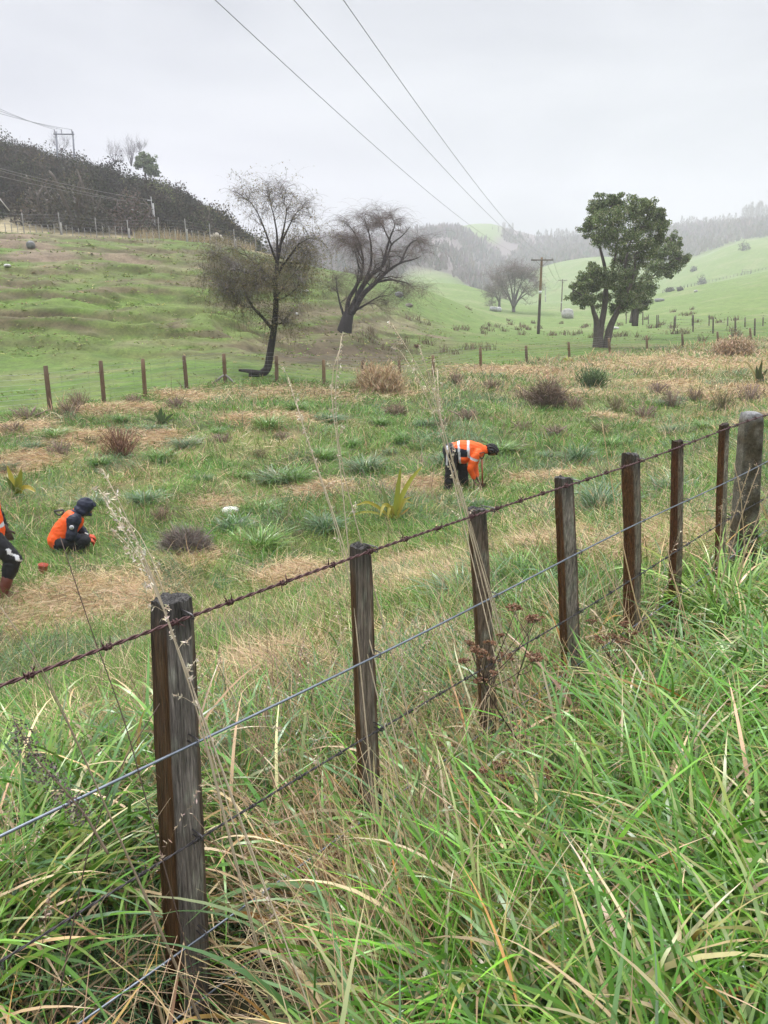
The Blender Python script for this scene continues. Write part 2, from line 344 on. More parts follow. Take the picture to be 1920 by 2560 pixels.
def ground_col(x, y, z):
    t, field, hill = zones(x, y)
    n = len(x); n1_ = fbm(x * .5, y * .5, 41); n2 = fbm(x * .12, y * .12, 43); n3 = fbm(x * 2.2, y * 2.2, 44)
    c = np.tile(np.array([.075, .13, .02]), (n, 1))
    c = mixc(c, (.12, .15, .04), sst(.42, .66, n1_) * .7)
    # paddock turf and slopes
    c = mixc(c, (.17, .14, .07), sst(.56, .72, n2) * .35)
    hs = fbm(x * .12 + 5, z * 2.0 + .25 * vn(x * .1, y * .1, 60), 51)
    hb = fbm(x * .35, z * 1.1, 52)
    c = mixc(c, (.088, .115, .026), hill * .75)
    c = mixc(c, (.115, .085, .05), hill * sst(.48, .6, hs) * .8)
    c = mixc(c, (.17, .15, .08), hill * sst(.56, .7, hb) * .6)
    c = mixc(c, (.09, .145, .022), hill * sst(.52, .7, fbm(x * .2, z * .9, 57)) * .75)
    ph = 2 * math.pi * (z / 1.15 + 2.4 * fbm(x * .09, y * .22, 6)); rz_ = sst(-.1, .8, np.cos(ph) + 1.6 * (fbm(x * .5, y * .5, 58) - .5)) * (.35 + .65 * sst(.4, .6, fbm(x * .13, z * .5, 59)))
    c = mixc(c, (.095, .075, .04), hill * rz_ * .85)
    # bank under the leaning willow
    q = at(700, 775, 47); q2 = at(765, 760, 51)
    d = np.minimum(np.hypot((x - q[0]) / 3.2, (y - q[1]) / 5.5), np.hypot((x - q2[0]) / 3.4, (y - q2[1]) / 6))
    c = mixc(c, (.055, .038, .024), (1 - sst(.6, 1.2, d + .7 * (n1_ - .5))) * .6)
    for px, py, yy, rx, ry in ((935, 703, 72, 1.9, 1.2), (105, 640, 62, 2.6, 3.0), (40, 545, 70, 1.6, 3), (20, 590, 66, 1.3, 1.6), (270, 632, 64, 3.2, 1.2), (90, 600, 66, 1.8, 1.2)):
        q = at(px, py, yy); d = np.hypot((x - q[0]) / rx, (y - q[1]) / ry)
        c = mixc(c, (.17, .125, .085), (1 - sst(.6, 1.1, d + .8 * (n3 - .5))) * .85)
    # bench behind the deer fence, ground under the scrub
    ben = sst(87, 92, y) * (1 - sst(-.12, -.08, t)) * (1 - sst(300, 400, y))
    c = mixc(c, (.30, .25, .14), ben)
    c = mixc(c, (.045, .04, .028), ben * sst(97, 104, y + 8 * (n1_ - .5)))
    # right slope lighter, far hills
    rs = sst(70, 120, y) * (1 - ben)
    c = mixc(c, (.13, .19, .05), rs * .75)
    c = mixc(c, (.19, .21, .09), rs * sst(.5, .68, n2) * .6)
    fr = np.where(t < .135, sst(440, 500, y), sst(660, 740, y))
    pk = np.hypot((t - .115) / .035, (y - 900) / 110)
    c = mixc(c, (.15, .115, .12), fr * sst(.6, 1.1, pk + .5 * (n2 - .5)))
    # the field this side of the paddock fence
    fl = field.astype(float)
    s = sdist(x, y); nearw = np.where(s <= 0, 1., fl)
    fc = np.tile(np.array([.06, .085, .022]), (n, 1)); fc = mixc(fc, (.075, .13, .025), sst(.4, .6, n1_)); fc = mixc(fc, (.13, .10, .055), sst(.52, .68, n3) * .5)
    sw = strawness(x, y)
    fc = mixc(fc, (.40, .27, .145), sw * .9)
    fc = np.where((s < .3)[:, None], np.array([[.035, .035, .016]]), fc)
    return c * (1 - nearw[:, None]) + fc * nearw[:, None]
ys = np.concatenate([np.linspace(-7, .3, 12), np.geomspace(.45, 12, 90)[0:-1], np.geomspace(12, 36, 75)[:-1], np.geomspace(36, 100, 330)[:-1], np.geomspace(100, 400, 80)[:-1], np.geomspace(400, 1150, 90)])
ts = np.concatenate([np.linspace(-2.4, -.62, 24)[:-1], np.linspace(-.62, .62, 300), np.linspace(.62, 2.4, 24)[1:]])
YY, T2 = np.meshgrid(ys, ts, indexing='ij'); T2 = np.where(np.abs(T2) > .62, np.sign(T2) * (.62 + (np.abs(T2) - .62) * (1 - .86 * sst(20, 300, YY))), T2); XX = T2 * np.sqrt(YY ** 2 + np.where(YY < 12, 4 * (1 - YY / 12), 0))
gx, gy = XX.ravel(), YY.ravel(); gz = G(gx, gy)
ny, nx = YY.shape
i, j = np.meshgrid(np.arange(ny - 1), np.arange(nx - 1), indexing='ij'); b0 = (i * nx + j).ravel()
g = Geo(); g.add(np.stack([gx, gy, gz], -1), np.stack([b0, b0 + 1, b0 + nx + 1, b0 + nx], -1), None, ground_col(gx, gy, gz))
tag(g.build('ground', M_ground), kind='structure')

# ------------------------------------------------------------------ roadside fence
def onf(px, py):
    d = ray(px, py); s = (FA @ FN) / (d[:2] @ FN); return d * s
CAMR = lambda p: np.array([p[1], -p[0], 0]) / math.hypot(p[0], p[1])     # camera-right at p
def rough_post(name, top, bot, w, k, brown, grey, parent, topcol=(.055, .05, .045), seed=0, seg=7, depth=.85, flare=1.1):
    """split timber post: wedge section, corner towards the viewer, ragged top"""
    r_ = np.random.default_rng(seed); top = np.asarray(top, float); bot = np.asarray(bot, float)
    R = CAMR(top); D = np.array([top[0], top[1], 0]) / math.hypot(top[0], top[1])
    cor = np.array([[-.5, .12], [-.5 + k, -.34 * depth], [.5, -.06], [.42, .42 * depth], [-.2, .55 * depth]]) * w
    pts = []; side = []
    for e in range(5):
        a, b = cor[e], cor[(e + 1) % 5]
        for q in range(seg):
            u = q / seg; p = a * (1 - u) + b * u
            if q == 0: p = p * .93
            pts.append(p); side.append(0 if e == 0 else (1 if e == 1 else .35))
    pts = np.array(pts); side = np.array(side); npt = len(pts); nh = 46
    gro = r_.normal(size=npt) * .022 * w
    V = []; C = []
    for h in range(nh + 1):
        u = h / nh
        c = bot * (1 - u) + top * u
        wob = .10 * w * np.array([vn(u * 3.1, seed * 1.7, 3) - .5, vn(u * 2.7, seed * 2.3, 5) - .5])
        sc_ = (1 + (flare - 1) * (1 - u)) * (1 + .10 * (vn(u * 4.5, seed * 3.1, 6) - .5))
        rad = np.linalg.norm(pts, axis=1)
        gg = gro * (1 + .5 * (vn(np.arange(npt) * .9, u * 7 + seed, 7) - .5)) + .035 * w * (vn(np.arange(npt) * .7 + seed, u * 22, 8) - .5)
        if u > .965: gg = gg - .03 * w * (u - .965) / .035
        p2 = pts * (1 + gg / rad)[:, None] * sc_ + wob
        zz = np.full(npt, c[2])
        if h == nh: zz = zz + .014 * (vn(pts[:, 0] * 45 + seed, pts[:, 1] * 45, 9) - .6) + .0015 * r_.normal(size=npt)
        V.append(c[None] * np.array([1, 1, 0]) + p2[:, :1] * R + p2[:, 1:] * D + zz[:, None] * np.array([0, 0, 1]))
        bl = side + .12 * (vn(np.arange(npt) * .8, u * 9 + seed, 11) - .5)
        cc = 1.35 * np.asarray(brown)[None] * (1 - np.clip(bl, 0, 1))[:, None] + 1.5 * np.asarray(grey)[None] * np.clip(bl, 0, 1)[:, None]
        li = sst(.66, .8, vn(np.arange(npt) * .9 + seed * 3, u * 30 + seed, 21)) * np.clip(bl, 0, 1); cc = cc * (1 - .55 * li[:, None]) + np.array([.33, .34, .27]) * .55 * li[:, None]
        st = sst(.90, .985, u + .05 * (vn(np.arange(npt) * .6, seed, 12) - .5)); cc = cc * (1 - .8 * st[:, None]) + np.asarray(topcol)[None] * .8 * st[:, None]
        C.append(cc)
    V = np.array(V); C = np.array(C)
    i, j = np.meshgrid(np.arange(nh), np.arange(npt), indexing='ij'); j2 = (j + 1) % npt
    q = np.stack([i * npt + j, i * npt + j2, (i + 1) * npt + j2, (i + 1) * npt + j], -1).reshape(-1, 4)
    g = Geo(); g.add(V.reshape(-1, 3), q, None, C.reshape(-1, 3))
    # ragged end grain: concentric rings to the middle
    rim = V[-1]; ctr = rim.mean(0); rings = [rim]
    for f in (.8, .6, .4, .2):
        rr = ctr + (rim - ctr) * f; rr[:, 2] = ctr[2] + .02 * (vn(rr[:, 0] * 50 + seed, rr[:, 1] * 50, 13) - .45) + .002 * r_.normal(size=npt); rings.append(rr)
    rv = np.concatenate(rings + [ctr[None]])
    i, j = np.meshgrid(np.arange(4), np.arange(npt), indexing='ij'); j2 = (j + 1) % npt
    q = np.stack([i * npt + j, i * npt + j2, (i + 1) * npt + j2, (i + 1) * npt + j], -1).reshape(-1, 4)
    jj = np.arange(npt); t = np.stack([4 * npt + jj, 4 * npt + (jj + 1) % npt, np.full(npt, 5 * npt)], -1)
    g.add(rv, q, t, np.tile(np.array(topcol), (len(rv), 1)) * (1 + .5 * r_.normal(size=(len(rv), 1)).clip(-.6, 1.2)))
    return g.build(name, M_wood, parent)
fence = empty('wire_fence', (FA[0], FA[1], -1.85), 'weathered timber post and barbed wire fence running through the long grass nearest the camera', 'fence')
BR = (.075, .032, .012); GRY = (.15, .132, .115)
POSTS = [ # top px (centre), top z, foot px, width, corner, brown, grey
 ((371, 1296), (414, 2180), .104, .36, (.062, .03, .012), (.135, .12, .105)),
 ((774, 1181), (792, 1640), .070, .28, (.085, .042, .018), (.14, .115, .092)),
 ((1030, 1099), (1053, 1550), .074, .24, (.075, .035, .016), (.125, .092, .068)),
 ((1218, 1031), (1235, 1505), .083, .44, (.078, .03, .010), (.19, .165, .14)),
 ((1362, 981), (1367, 1480), .088, .70, (.085, .034, .012), (.17, .14, .11)),
 ((1463, 952), (1456, 1385), .070, .66, (.082, .028, .010), (.15, .115, .085)),
 ((1563, 917), (1550, 1310), .064, .70, (.095, .036, .012), (.24, .20, .16)),
]
WZ = [-.71, -1.04, -1.315, -1.595]
posts_geo = []
for n_, (tp, bp, w, k, br, gr) in enumerate(POSTS):
    T_ = onf(*tp); B_ = onf(*bp); dvec = (B_ - T_) / (B_[2] - T_[2]); B_ = T_ + dvec * (-2.02 - T_[2])
    k_ = (FA @ FN + .048) / (FA @ FN); T_ = T_ * k_; B_ = B_ * k_
    po = rough_post('post', T_, B_, w, k, br, gr, fence, seed=n_ + 3, topcol=(.06, .055, .05) if n_ < 5 else (.05, .03, .02))
    posts_geo.append((T_, B_, w, po))
# concrete post
T_ = onf(1624, 893) * 1.055; B_ = onf(1602, 1225) * 1.055; dvec = (B_ - T_) / (B_[2] - T_[2]); B_ = T_ + dvec * (-2.12 - T_[2])
R = CAMR(T_); D = np.array([-R[1], R[0], 0]); g = Geo(); npt = 0
th = math.radians(24); ex = R * math.cos(th) + D * math.sin(th); ey = -R * math.sin(th) + D * math.cos(th)
V = []; sq = []
for e, (a, b) in enumerate([((-1, -1), (1, -1)), ((1, -1), (1, 1)), ((1, 1), (-1, 1)), ((-1, 1), (-1, -1))]):
    for q in range(8): u = (q + .5) / 8; sq.append((a[0] * (1 - u) + b[0] * u, a[1] * (1 - u) + b[1] * u))
sq = np.array(sq); nh = 24
for h in range(nh + 1):
    u = h / nh; c = B_ * (1 - u) + T_ * u; hw = .082 - .022 * u
    if h == nh: hw -= .006
    rr = hw * (1 + .02 * (vn(np.arange(32) * .7, u * 14, 77) - .5))
    V.append(c + (sq[:, :1] * ex + sq[:, 1:] * ey) * rr[:, None])
V.append(np.tile(V[-1].mean(0), (32, 1)) * np.array([1, 1, 1]) + (V[-1] - V[-1].mean(0)) * .5 + np.array([0, 0, .012]))
V.append(np.tile(V[-1].mean(0), (32, 1)))
V = np.array(V); nr = len(V)
i, j = np.meshgrid(np.arange(nr - 1), np.arange(32), indexing='ij'); j2 = (j + 1) % 32
q = np.stack([i * 32 + j, i * 32 + j2, (i + 1) * 32 + j2, (i + 1) * 32 + j], -1).reshape(-1, 4)
cc = np.tile(np.array([.085, .068, .045]), (nr * 32, 1)); cc = mixc(cc, (.17, .16, .135), sst(.55, .72, vn(V[..., 0].ravel() * 30, V[..., 2].ravel() * 14, 5)) * .6); cc[-96:] = (.2, .2, .195)
g.add(V.reshape(-1, 3), q, None, cc)
cpo = g.build('concrete_post', M_conc, fence); cpo['label'] = 'square tapered grey concrete post with lichen'
posts_geo.append((T_, B_, .16, cpo))

def wire_pts(z, t0, t1, n, sag=.012, lift=0):
    u = np.linspace(t0, t1, n); x = FA[0] + FD[0] * u; y = FA[1] + FD[1] * u
    return np.stack([x - FN[0] * .012, y - FN[1] * .012, z - .004 * (u / 5) + .008 * np.sin(u * 1.9 + z * 9) + lift], -1), u
def barbed(z, name, col, hr, wr, label):
    n = 2200; p, u = wire_pts(z, -1.6, 6.2, n); ph = 2 * math.pi * u / .066
    nrm = np.array([-FN[0], -FN[1], 0]); g = Geo()
    for k in (0, math.pi):
        tube(g, p + hr * (np.cos(ph + k)[:, None] * nrm + np.sin(ph + k)[:, None] * np.array([0, 0, 1])), wr, 6, np.tile(np.array(col), (n, 1)))
    s = -1.55
    while s < 6.1:
        c, _ = wire_pts(z, s, s + .001, 2); c = c[0]; d = np.array([FD[0], FD[1], 0])
        a = np.linspace(0, 4.5 * math.pi, 40); r0 = hr + wr * 1.7
        a0 = random.uniform(0, 6.28)
        w = c + d * ((a / a[-1] - .5) * .02)[:, None] + r0 * (np.cos(a + a0)[:, None] * nrm + np.sin(a + a0)[:, None] * np.array([0, 0, 1]))
        for e, q in ((w[0], -1), (w[-1], 1)):
            dr = (e - c); dr -= d * (dr @ d); dr /= np.linalg.norm(dr); tgn = np.cross(d, dr)
            for sg in (1, -1):
                tube(g, [e, e + (tgn * sg * .7 + dr * .5 + d * q * .35 * random.random()) * .010, e + (tgn * sg * .8 + dr * .62 + d * q * .4 * random.random()) * .0175], [wr * .75, wr * .6, wr * .15], 5, col)
        tube(g, w, wr * .75, 5, np.tile(np.array(col), (40, 1)))
        s += .172 + random.uniform(-.02, .02)
    o = g.build(name, M_rust, fence); o['label'] = label
barbed(WZ[0], 'barbed_wire', (.085, .04, .038), .0024, .0024, 'top strand of rusty twisted barbed wire')
barbed(WZ[2], 'barbed_wire', (.05, .045, .045), .0017, .0019, 'lower strand of dark barbed wire')
for zz, rr in ((WZ[1], .0036), (WZ[3], .0032), (-1.80, .0028)):
    g = Geo(); p, u = wire_pts(zz, -1.6, 6.2, 160); tube(g, p, rr, 8, (.2, .225, .26)); g.build('plain_wire', M_galv, fence)
for T_, B_, w, po in posts_geo:
    for zz in WZ:
        if zz < B_[2] + .1: continue
        u = (zz - B_[2]) / (T_[2] - B_[2]); c = B_ * (1 - u) + T_ * u
        s0 = (c[:2] - FA) @ FD; p, _ = wire_pts(zz, s0 + .012, s0 + .013, 2); p = p[0]
        inn = np.array([FN[0], FN[1], 0]); d = np.array([FD[0], FD[1], 0]); upv = np.array([0, 0, 1.]); tl = random.uniform(-.4, .4)
        ax = upv * math.cos(tl) + d * math.sin(tl); g = Geo()
        a = np.linspace(-math.pi / 2, math.pi / 2, 9)
        arc = [p + inn * .05 - ax * .008] + [p - inn * (.003 + .0045 * math.cos(x_)) + ax * .008 * math.sin(x_) for x_ in a] + [p + inn * .05 + ax * .008]
        tube(g, arc, .0022, 6, (.16, .15, .15)); st = g.build('staple', M_galv); st.parent = po

# ------------------------------------------------------------------ paddock fence at the foot of the slopes
def post_seg(bot, top, r, col, parent, name='post', m=None, n=8):
    g = Geo(); b = np.asarray(bot, float); t = np.asarray(top, float)
    path = np.array([b * (1 - u) + t * u for u in np.linspace(0, 1, 5)]); cc = np.tile(np.array(col), (5, 1)) * (1 + .12 * rng.normal(size=(5, 1)))
    tube(g, path, [r * 1.05, r, r, r * .97, r * .9], n, cc); return g.build(name, m or M_postf, parent)
def wires_between(P, hs, r, parent, name, matl, col=(.3, .3, .3), sag=.0, vert=None):
    g = Geo()
    for h in hs:
        path = []
        for a, b in zip(P[:-1], P[1:]):
            for u in (0, .33, .66): path.append(a * (1 - u) + b * u + np.array([0, 0, h - sag * 4 * u * (1 - u)]))
        path.append(P[-1] + np.array([0, 0, h])); tube(g, path, r, 4, col, cap=False)
    if vert:
        for a, b in zip(P[:-1], P[1:]):
            k = max(1, int(np.linalg.norm(b - a) / vert))
            for q in range(k):
                c = a + (b - a) * (q + .5) / k; tube(g, [c + np.array([0, 0, hs[0]]), c + np.array([0, 0, hs[-1]])], r * .8, 3, col, cap=False)
    return g.build(name, matl, parent)
PF = [(-60, 800, -55), (98, 790, 105), (217, 779, 222), (308, 775, 312), (397, 768, 403), (483, 764, 487), (597, 770, 598), (699, 777, 700), (784, 786, 785), (862, 784, 863), (935, 780, 936), (1037, 763, 1038), (1136, 754, 1137), (1228, 744, 1229), (1315, 735, 1316), (1396, 730, 1396), (1473, 726, 1473), (1549, 722, 1549), (1619, 717, 1619), (1720, 710, 1720)]
q = at(487, 832, float(fenceY((487 * K - 960) / F * CP)))
pf = empty('paddock_fence', (q[0], q[1], g1(q[0], q[1])), 'brown timber post and wire netting fence dividing the rough field from the green paddock', 'fence')
PB = []
for tx, ty, bx in PF:
    Y = float(fenceY((bx * K - 960) / F * CP)); t_ = at(tx, ty, Y); b_ = at(bx, ty + 60, Y); b_ = np.array([b_[0], Y, g1(b_[0], Y) - .25]); PB.append(np.array([b_[0], Y, g1(b_[0], Y)]))
    strong = bx in (105, 487); t_[2] = max(t_[2], PB[-1][2] + 1.0)
    col = random.choice([(.16, .10, .055), (.20, .13, .07), (.13, .085, .05)])
    post_seg(b_, t_, .075 if strong else .055 + .0006 * Y, col, pf)
    if bx == 487:
        for dx in (-.5, .42):
            post_seg([b_[0] + dx, Y - .1, PB[-1][2] - .05], [b_[0] + .03 * np.sign(dx), Y - .06, PB[-1][2] + .32], .04, (.22, .2, .18), pf, 'brace')
PB = np.array(PB)
wires_between(PB, [.12, .26, .40, .54, .68, .82, .98, 1.12], .0035, pf, 'netting', M_galv, (.28, .28, .27), vert=.6)

# ------------------------------------------------------------------ deer fence along the top of the bank
df = empty('deer_fence', tuple(at(200, 520, 76)), 'tall grey deer fence of thin posts along the top edge of the green bank', 'fence')
tall = [-70, 6, 81, 170, 258, 335, 410, 476, 535, 594, 645, 700, 745, 790, 830]; DP = []
bat = []
def dpos(px):
    Y = float(np.interp(px, [-80, 640, 830], [73.5, 90, 98.5])); x = (px - 960) / F * CP * Y; return np.array([x, Y, g1(x, Y)])
for k, px in enumerate(tall):
    p = dpos(px); DP.append(p); h = 2.15 + random.uniform(-.1, .12)
    post_seg(p - [0, 0, .3], p + [random.uniform(-.05, .05), 0, h], .05, (.30, .28, .26), df, 'post')
    if k % 2: post_seg(p + [.14, -.1, -.3], p + [.14, -.1, 1.25], .085, (.36, .34, .31), df, 'strainer')
    if k + 1 < len(tall):
        gap = tall[k + 1] - px; nb = max(2, round(gap / 14.5))
        for q in range(1, nb):
            b = dpos(px + gap * q / nb); post_seg(b - [0, 0, .2], b + [0, 0, 1.12 + random.uniform(-.06, .08)], .036, (.30, .285, .26), df, 'batten', n=5)
wires_between(np.array(DP), [.2, .5, .8, 1.1, 1.4, 1.7, 2.0], .006, df, 'netting', M_galv, (.22, .22, .22))

# ------------------------------------------------------------------ fences on the right
def c1(x, y): return ((.3858 * x) / K, (280 + .3858 * y) / K)
def c2(x, y): return ((500 + .3858 * x) / K, (440 + .3858 * y) / K)
def c3(x, y): return ((1000 + .5546 * x) / K, (460 + .5546 * y) / K)
def px_fence(name, pts, label, col, r, hs, wr, extra=0):
    P = []; T = []
    for x, y0, y1 in pts:
        b = hit(*c3(x, y1), 40); t = at(*c3(x, y0), b[1]); P.append(b); T.append(t)
    e = empty(name, tuple(P[len(P) // 2]), label, 'fence')
    for b, t in zip(P, T): post_seg(b - [0, 0, .3], [t[0], t[1], max(t[2], b[2] + .9)], r, np.array(col) * random.uniform(.8, 1.25), e, n=6)
    wires_between(np.array(P), hs, wr, e, 'wire', M_galv, (.2, .2, .2)); return e
px_fence('field_fence', [(1020, 572, 628), (1095, 575, 636), (1158, 590, 650), (1237, 597, 662), (1322, 590, 666), (1412, 602, 674), (1512, 602, 676), (1600, 606, 684), (1690, 608, 690)], 'dark timber post fence crossing the paddock just right of the big evergreen', (.08, .06, .045), .075, [.3, .6, .9, 1.2], .007)
px_fence('boundary_fence', [(1120, 588, 632), (1165, 590, 636), (1243, 592, 640), (1318, 590, 640), (1394, 589, 640), (1478, 598, 640), (1556, 600, 645), (1637, 600, 641), (1720, 600, 642)], 'second row of fence posts standing behind the dark timber fence on the right', (.11, .09, .07), .065, [.4, .8, 1.1], .007)
cf = px_fence('hill_fence', [(1185 + 16 * k, 490 - 3.6 * k - 11 + random.uniform(-2, 2), 492 - 3.6 * k) for k in range(31)], 'thin fence line climbing the crest of the right-hand green slope', (.13, .12, .12), .09, [.4, .8, 1.1], .02)
b0_ = hit(*c3(1560, 409), 60); g = Geo()
for dx in (-2.1, 2.1): tube(g, [b0_ + [dx, 0, -.2], b0_ + [dx, 0, 2.4]], .13, 6, (.12, .11, .11))
for h in (.7, 1.4, 2.2): tube(g, [b0_ + [-2.1, 0, h], b0_ + [2.1, 0, h]], .07, 5, (.14, .13, .13))
g.build('gate', M_postf, cf)

# ------------------------------------------------------------------ power poles and lines
def power_pole(px_b, py_b, px_t, py_t, Y, arm, r, label, col, band=None, lower=None):
    b = at(px_b, py_b, Y); b[2] = g1(b[0], Y); t = at(px_t, py_t, Y)
    e = empty('power_pole', tuple(b), label, 'power pole', 'power poles along the valley')
    path = np.array([b * (1 - u) + t * u for u in np.linspace(-.05, 1, 12)]); cc = np.tile(np.array(col), (12, 1))
    if lower is not None: cc[:6] = lower
    cc = cc * (1 + .12 * rng.normal(size=(12, 1)))
    g = Geo(); tube(g, path, np.linspace(r * 1.25, r * .85, 12), 8, cc); g.build('pole', M_postf, e)
    a = t - (t - b) / np.linalg.norm(t - b) * .3
    g = Geo(); box(g, a + [0, -r - .06, 0], (arm, .11, .13), (.13, .1, .08)); g.build('crossarm', M_postf, e)
    ins = []
    for u in (-.46, .12, .46):
        p = a + np.array([arm * u, -r - .06, .06]); g = Geo()
        tube(g, [p, p + [0, 0, .1], p + [0, 0, .12], p + [0, 0, .2], p + [0, 0, .24]], [.015, .015, .055, .05, .02], 8, (.32, .3, .28)); g.build('insulator', M_plast, e); ins.append(p + np.array([0, 0, .2]))
    if arm > 2:
        for s_ in (-1, 1):
            g = Geo(); tube(g, [a + [s_ * arm * .28, -r - .03, -.05], a + [0, -r, -.75]], .025, 5, (.2, .19, .18)); g.build('brace', M_iron, e)
    if band:
        c = b * (1 - band) + t * band; d = (t - b) / np.linalg.norm(t - b); g = Geo(); tube(g, [c - d * .18, c + d * .18], r * 1.12, 10, (.62, .62, .6)); g.build('marker_band', M_plast, e)
    return ins
i1 = power_pole(1163, 717, 1170.5, 556, 94, 2.55, .15, 'nearest timber power pole with a crossarm, standing left of the big evergreen', (.2, .13, .07), .55, (.06, .045, .035))
i2 = power_pole(1212, 672, 1215.5, 603, 217, 2.4, .17, 'second power pole with a crossarm, beside the big round boulder', (.16, .13, .1), .3)
i3 = power_pole(1178, 656, 1178.5, 620, 400, 1.6, .24, 'far pale power pole fading in the mist at the head of the valley', (.3, .28, .27), .4)
def wire_obj(name, pts, r, label, group=None, col=(.16, .16, .17)):
    g = Geo(); tube(g, pts, r, 5, col); return tag(g.build(name, M_galv), label, 'power line', group)
def catenary(a, b, sag, n=60):
    u = np.linspace(0, 1, n)[:, None]; return a * (1 - u) + b * u - np.array([0, 0, 1.]) * sag * 4 * u * (1 - u)
for (tx, mx, my, ip, nm) in ((465, 780, 289, i1[0], 'left'), (635, 905, 305, i1[1], 'middle'), (742, 955, 300, i1[2], 'right')):
    a = at(tx, 0, 16.8); m = at(mx, my, 30)
    dirv = (ip[:2] - a[:2]); t_ = 0
    # plan line from pole through a; choose the point of that line under the middle pixel, fit a parabola in plan distance
    n_ = np.array([-dirv[1], dirv[0]]); dm = ray(mx, my); s_ = (a[:2] @ n_) / (dm[:2] @ n_); m = dm * s_
    L0 = np.linalg.norm(dirv); um = np.linalg.norm(m[:2] - a[:2]) / L0
    co = np.polyfit([0, um, 1], [a[2], m[2], ip[2]], 2); u = np.linspace(-.16, 1, 120)
    P = np.stack([a[0] + dirv[0] * u, a[1] + dirv[1] * u, np.polyval(co, u)], -1)
    wire_obj('overhead_wire', P, .0075, nm + ' of the three overhead wires from the top edge to the nearest power pole', 'overhead wires to the nearest pole')
for a, b in zip(i1, i2): wire_obj('overhead_wire', catenary(a, b, 1.6), .02, 'overhead wire sagging between the nearest and the second power pole', 'overhead wires beyond the nearest pole', (.2, .2, .21))
for a, b in zip(i2, i3): wire_obj('overhead_wire', catenary(a, b, 2.5), .025, 'overhead wire sagging between the second and the farthest power pole', 'overhead wires beyond the second pole', (.25, .25, .26))
# H-frame on the scrub hill
Yh = 158; e0 = at(140, 330, Yh); e0[2] = g1(e0[0], Yh)
hp = empty('transmission_pole', tuple(e0), 'two-legged grey transmission pole with a single crossbar on the crest of the scrubby hill', 'power pole'); arms = []
for x0, x1 in ((121, 124), (157, 160)):
    t = at(x0, 284, Yh); b = at(x1, 330, Yh); b = t + (b - t) * (t[2] - e0[2] + .5) / (t[2] - b[2]); g = Geo(); tube(g, [b, t], [.2, .15], 7, (.24, .25, .28)); g.build('leg', M_postf, hp)
a, b = at(116.5, 290, Yh), at(161, 290.5, Yh); g = Geo(); tube(g, [a + [0, -.2, 0], b + [0, -.2, 0]], .13, 6, (.24, .25, .28)); g.build('crossbar', M_postf, hp)
for k, (u, yl) in enumerate(((.06, 233), (.4, 237.5), (.9, 243))):
    p = a * (1 - u) + b * u; g = Geo(); tube(g, [p + [0, -.2, .1], p + [0, -.2, .8]], [.06, .12], 6, (.25, .25, .27)); g.build('insulator', M_plast, hp)
    q = at(0, yl, 140); q = p + (q - p) * 1.6; wire_obj('overhead_wire', catenary(p + [0, -.2, .8], q, .5), .035, 'faint high wire running left from the two-legged transmission pole', 'high wires on the scrub hill', (.3, .3, .33))
# single pole on the bench
Yb = 104; b = at(*c1(1006, 775), Yb); t = at(*c1(990, 592), Yb); b[2] = g1(b[0], Yb)
hp = empty('utility_pole', tuple(b), 'pale grey utility pole with short side arms in front of the scrubby hill', 'power pole')
g = Geo(); tube(g, [b - [0, 0, .3], t], [.15, .12], 8, (.42, .41, .4)); g.build('pole', M_postf, hp)
p0, p1 = at(*c1(992, 690), Yb - .2), at(*c1(978, 548), Yb - .2); g = Geo(); tube(g, [p0, p1], .05, 6, (.36, .35, .35)); g.build('riser', M_postf, hp)
for y in (572, 624):
    q0, q1 = at(*c1(955, y), Yb - .2), at(*c1(984, y + 1), Yb - .2); g = Geo(); tube(g, [q0, q1], .055, 6, (.5, .5, .5)); g.build('side_arm', M_plast, hp)
q0, q1 = at(*c1(842, 627), Yb - 2), at(*c1(986, 684), Yb - .15); g = Geo(); tube(g, [q0, q1], .06, 6, (.55, .54, .53)); g.build('stay', M_postf, hp)
for xs, y0, x1, y1 in ((0, 347, 976, 570), (0, 398, 956, 598), (0, 362, 982, 604)):
    p = at(*c1(x1, y1), Yb - .2); q = at(*c1(xs, y0), 88); q = p + (q - p) * 1.3; wire_obj('overhead_wire', catenary(p, q, .4), .022, 'thin wire running left across the dark scrub from the pale utility pole', 'low wires in front of the scrub', (.22, .21, .2))
for (xs, y0, x1, y1) in ((5, 570, 62, 640),):
    p, q = at(*c1(xs - 20, y0 - 24), 96), at(*c1(x1, y1), 97); g = Geo(); tube(g, [p, q], .06, 6, (.5, .48, .46)); tag(g.build('stay_pole', M_postf), 'short pale slanting stay at the left edge in front of the scrubby hill', 'stay')

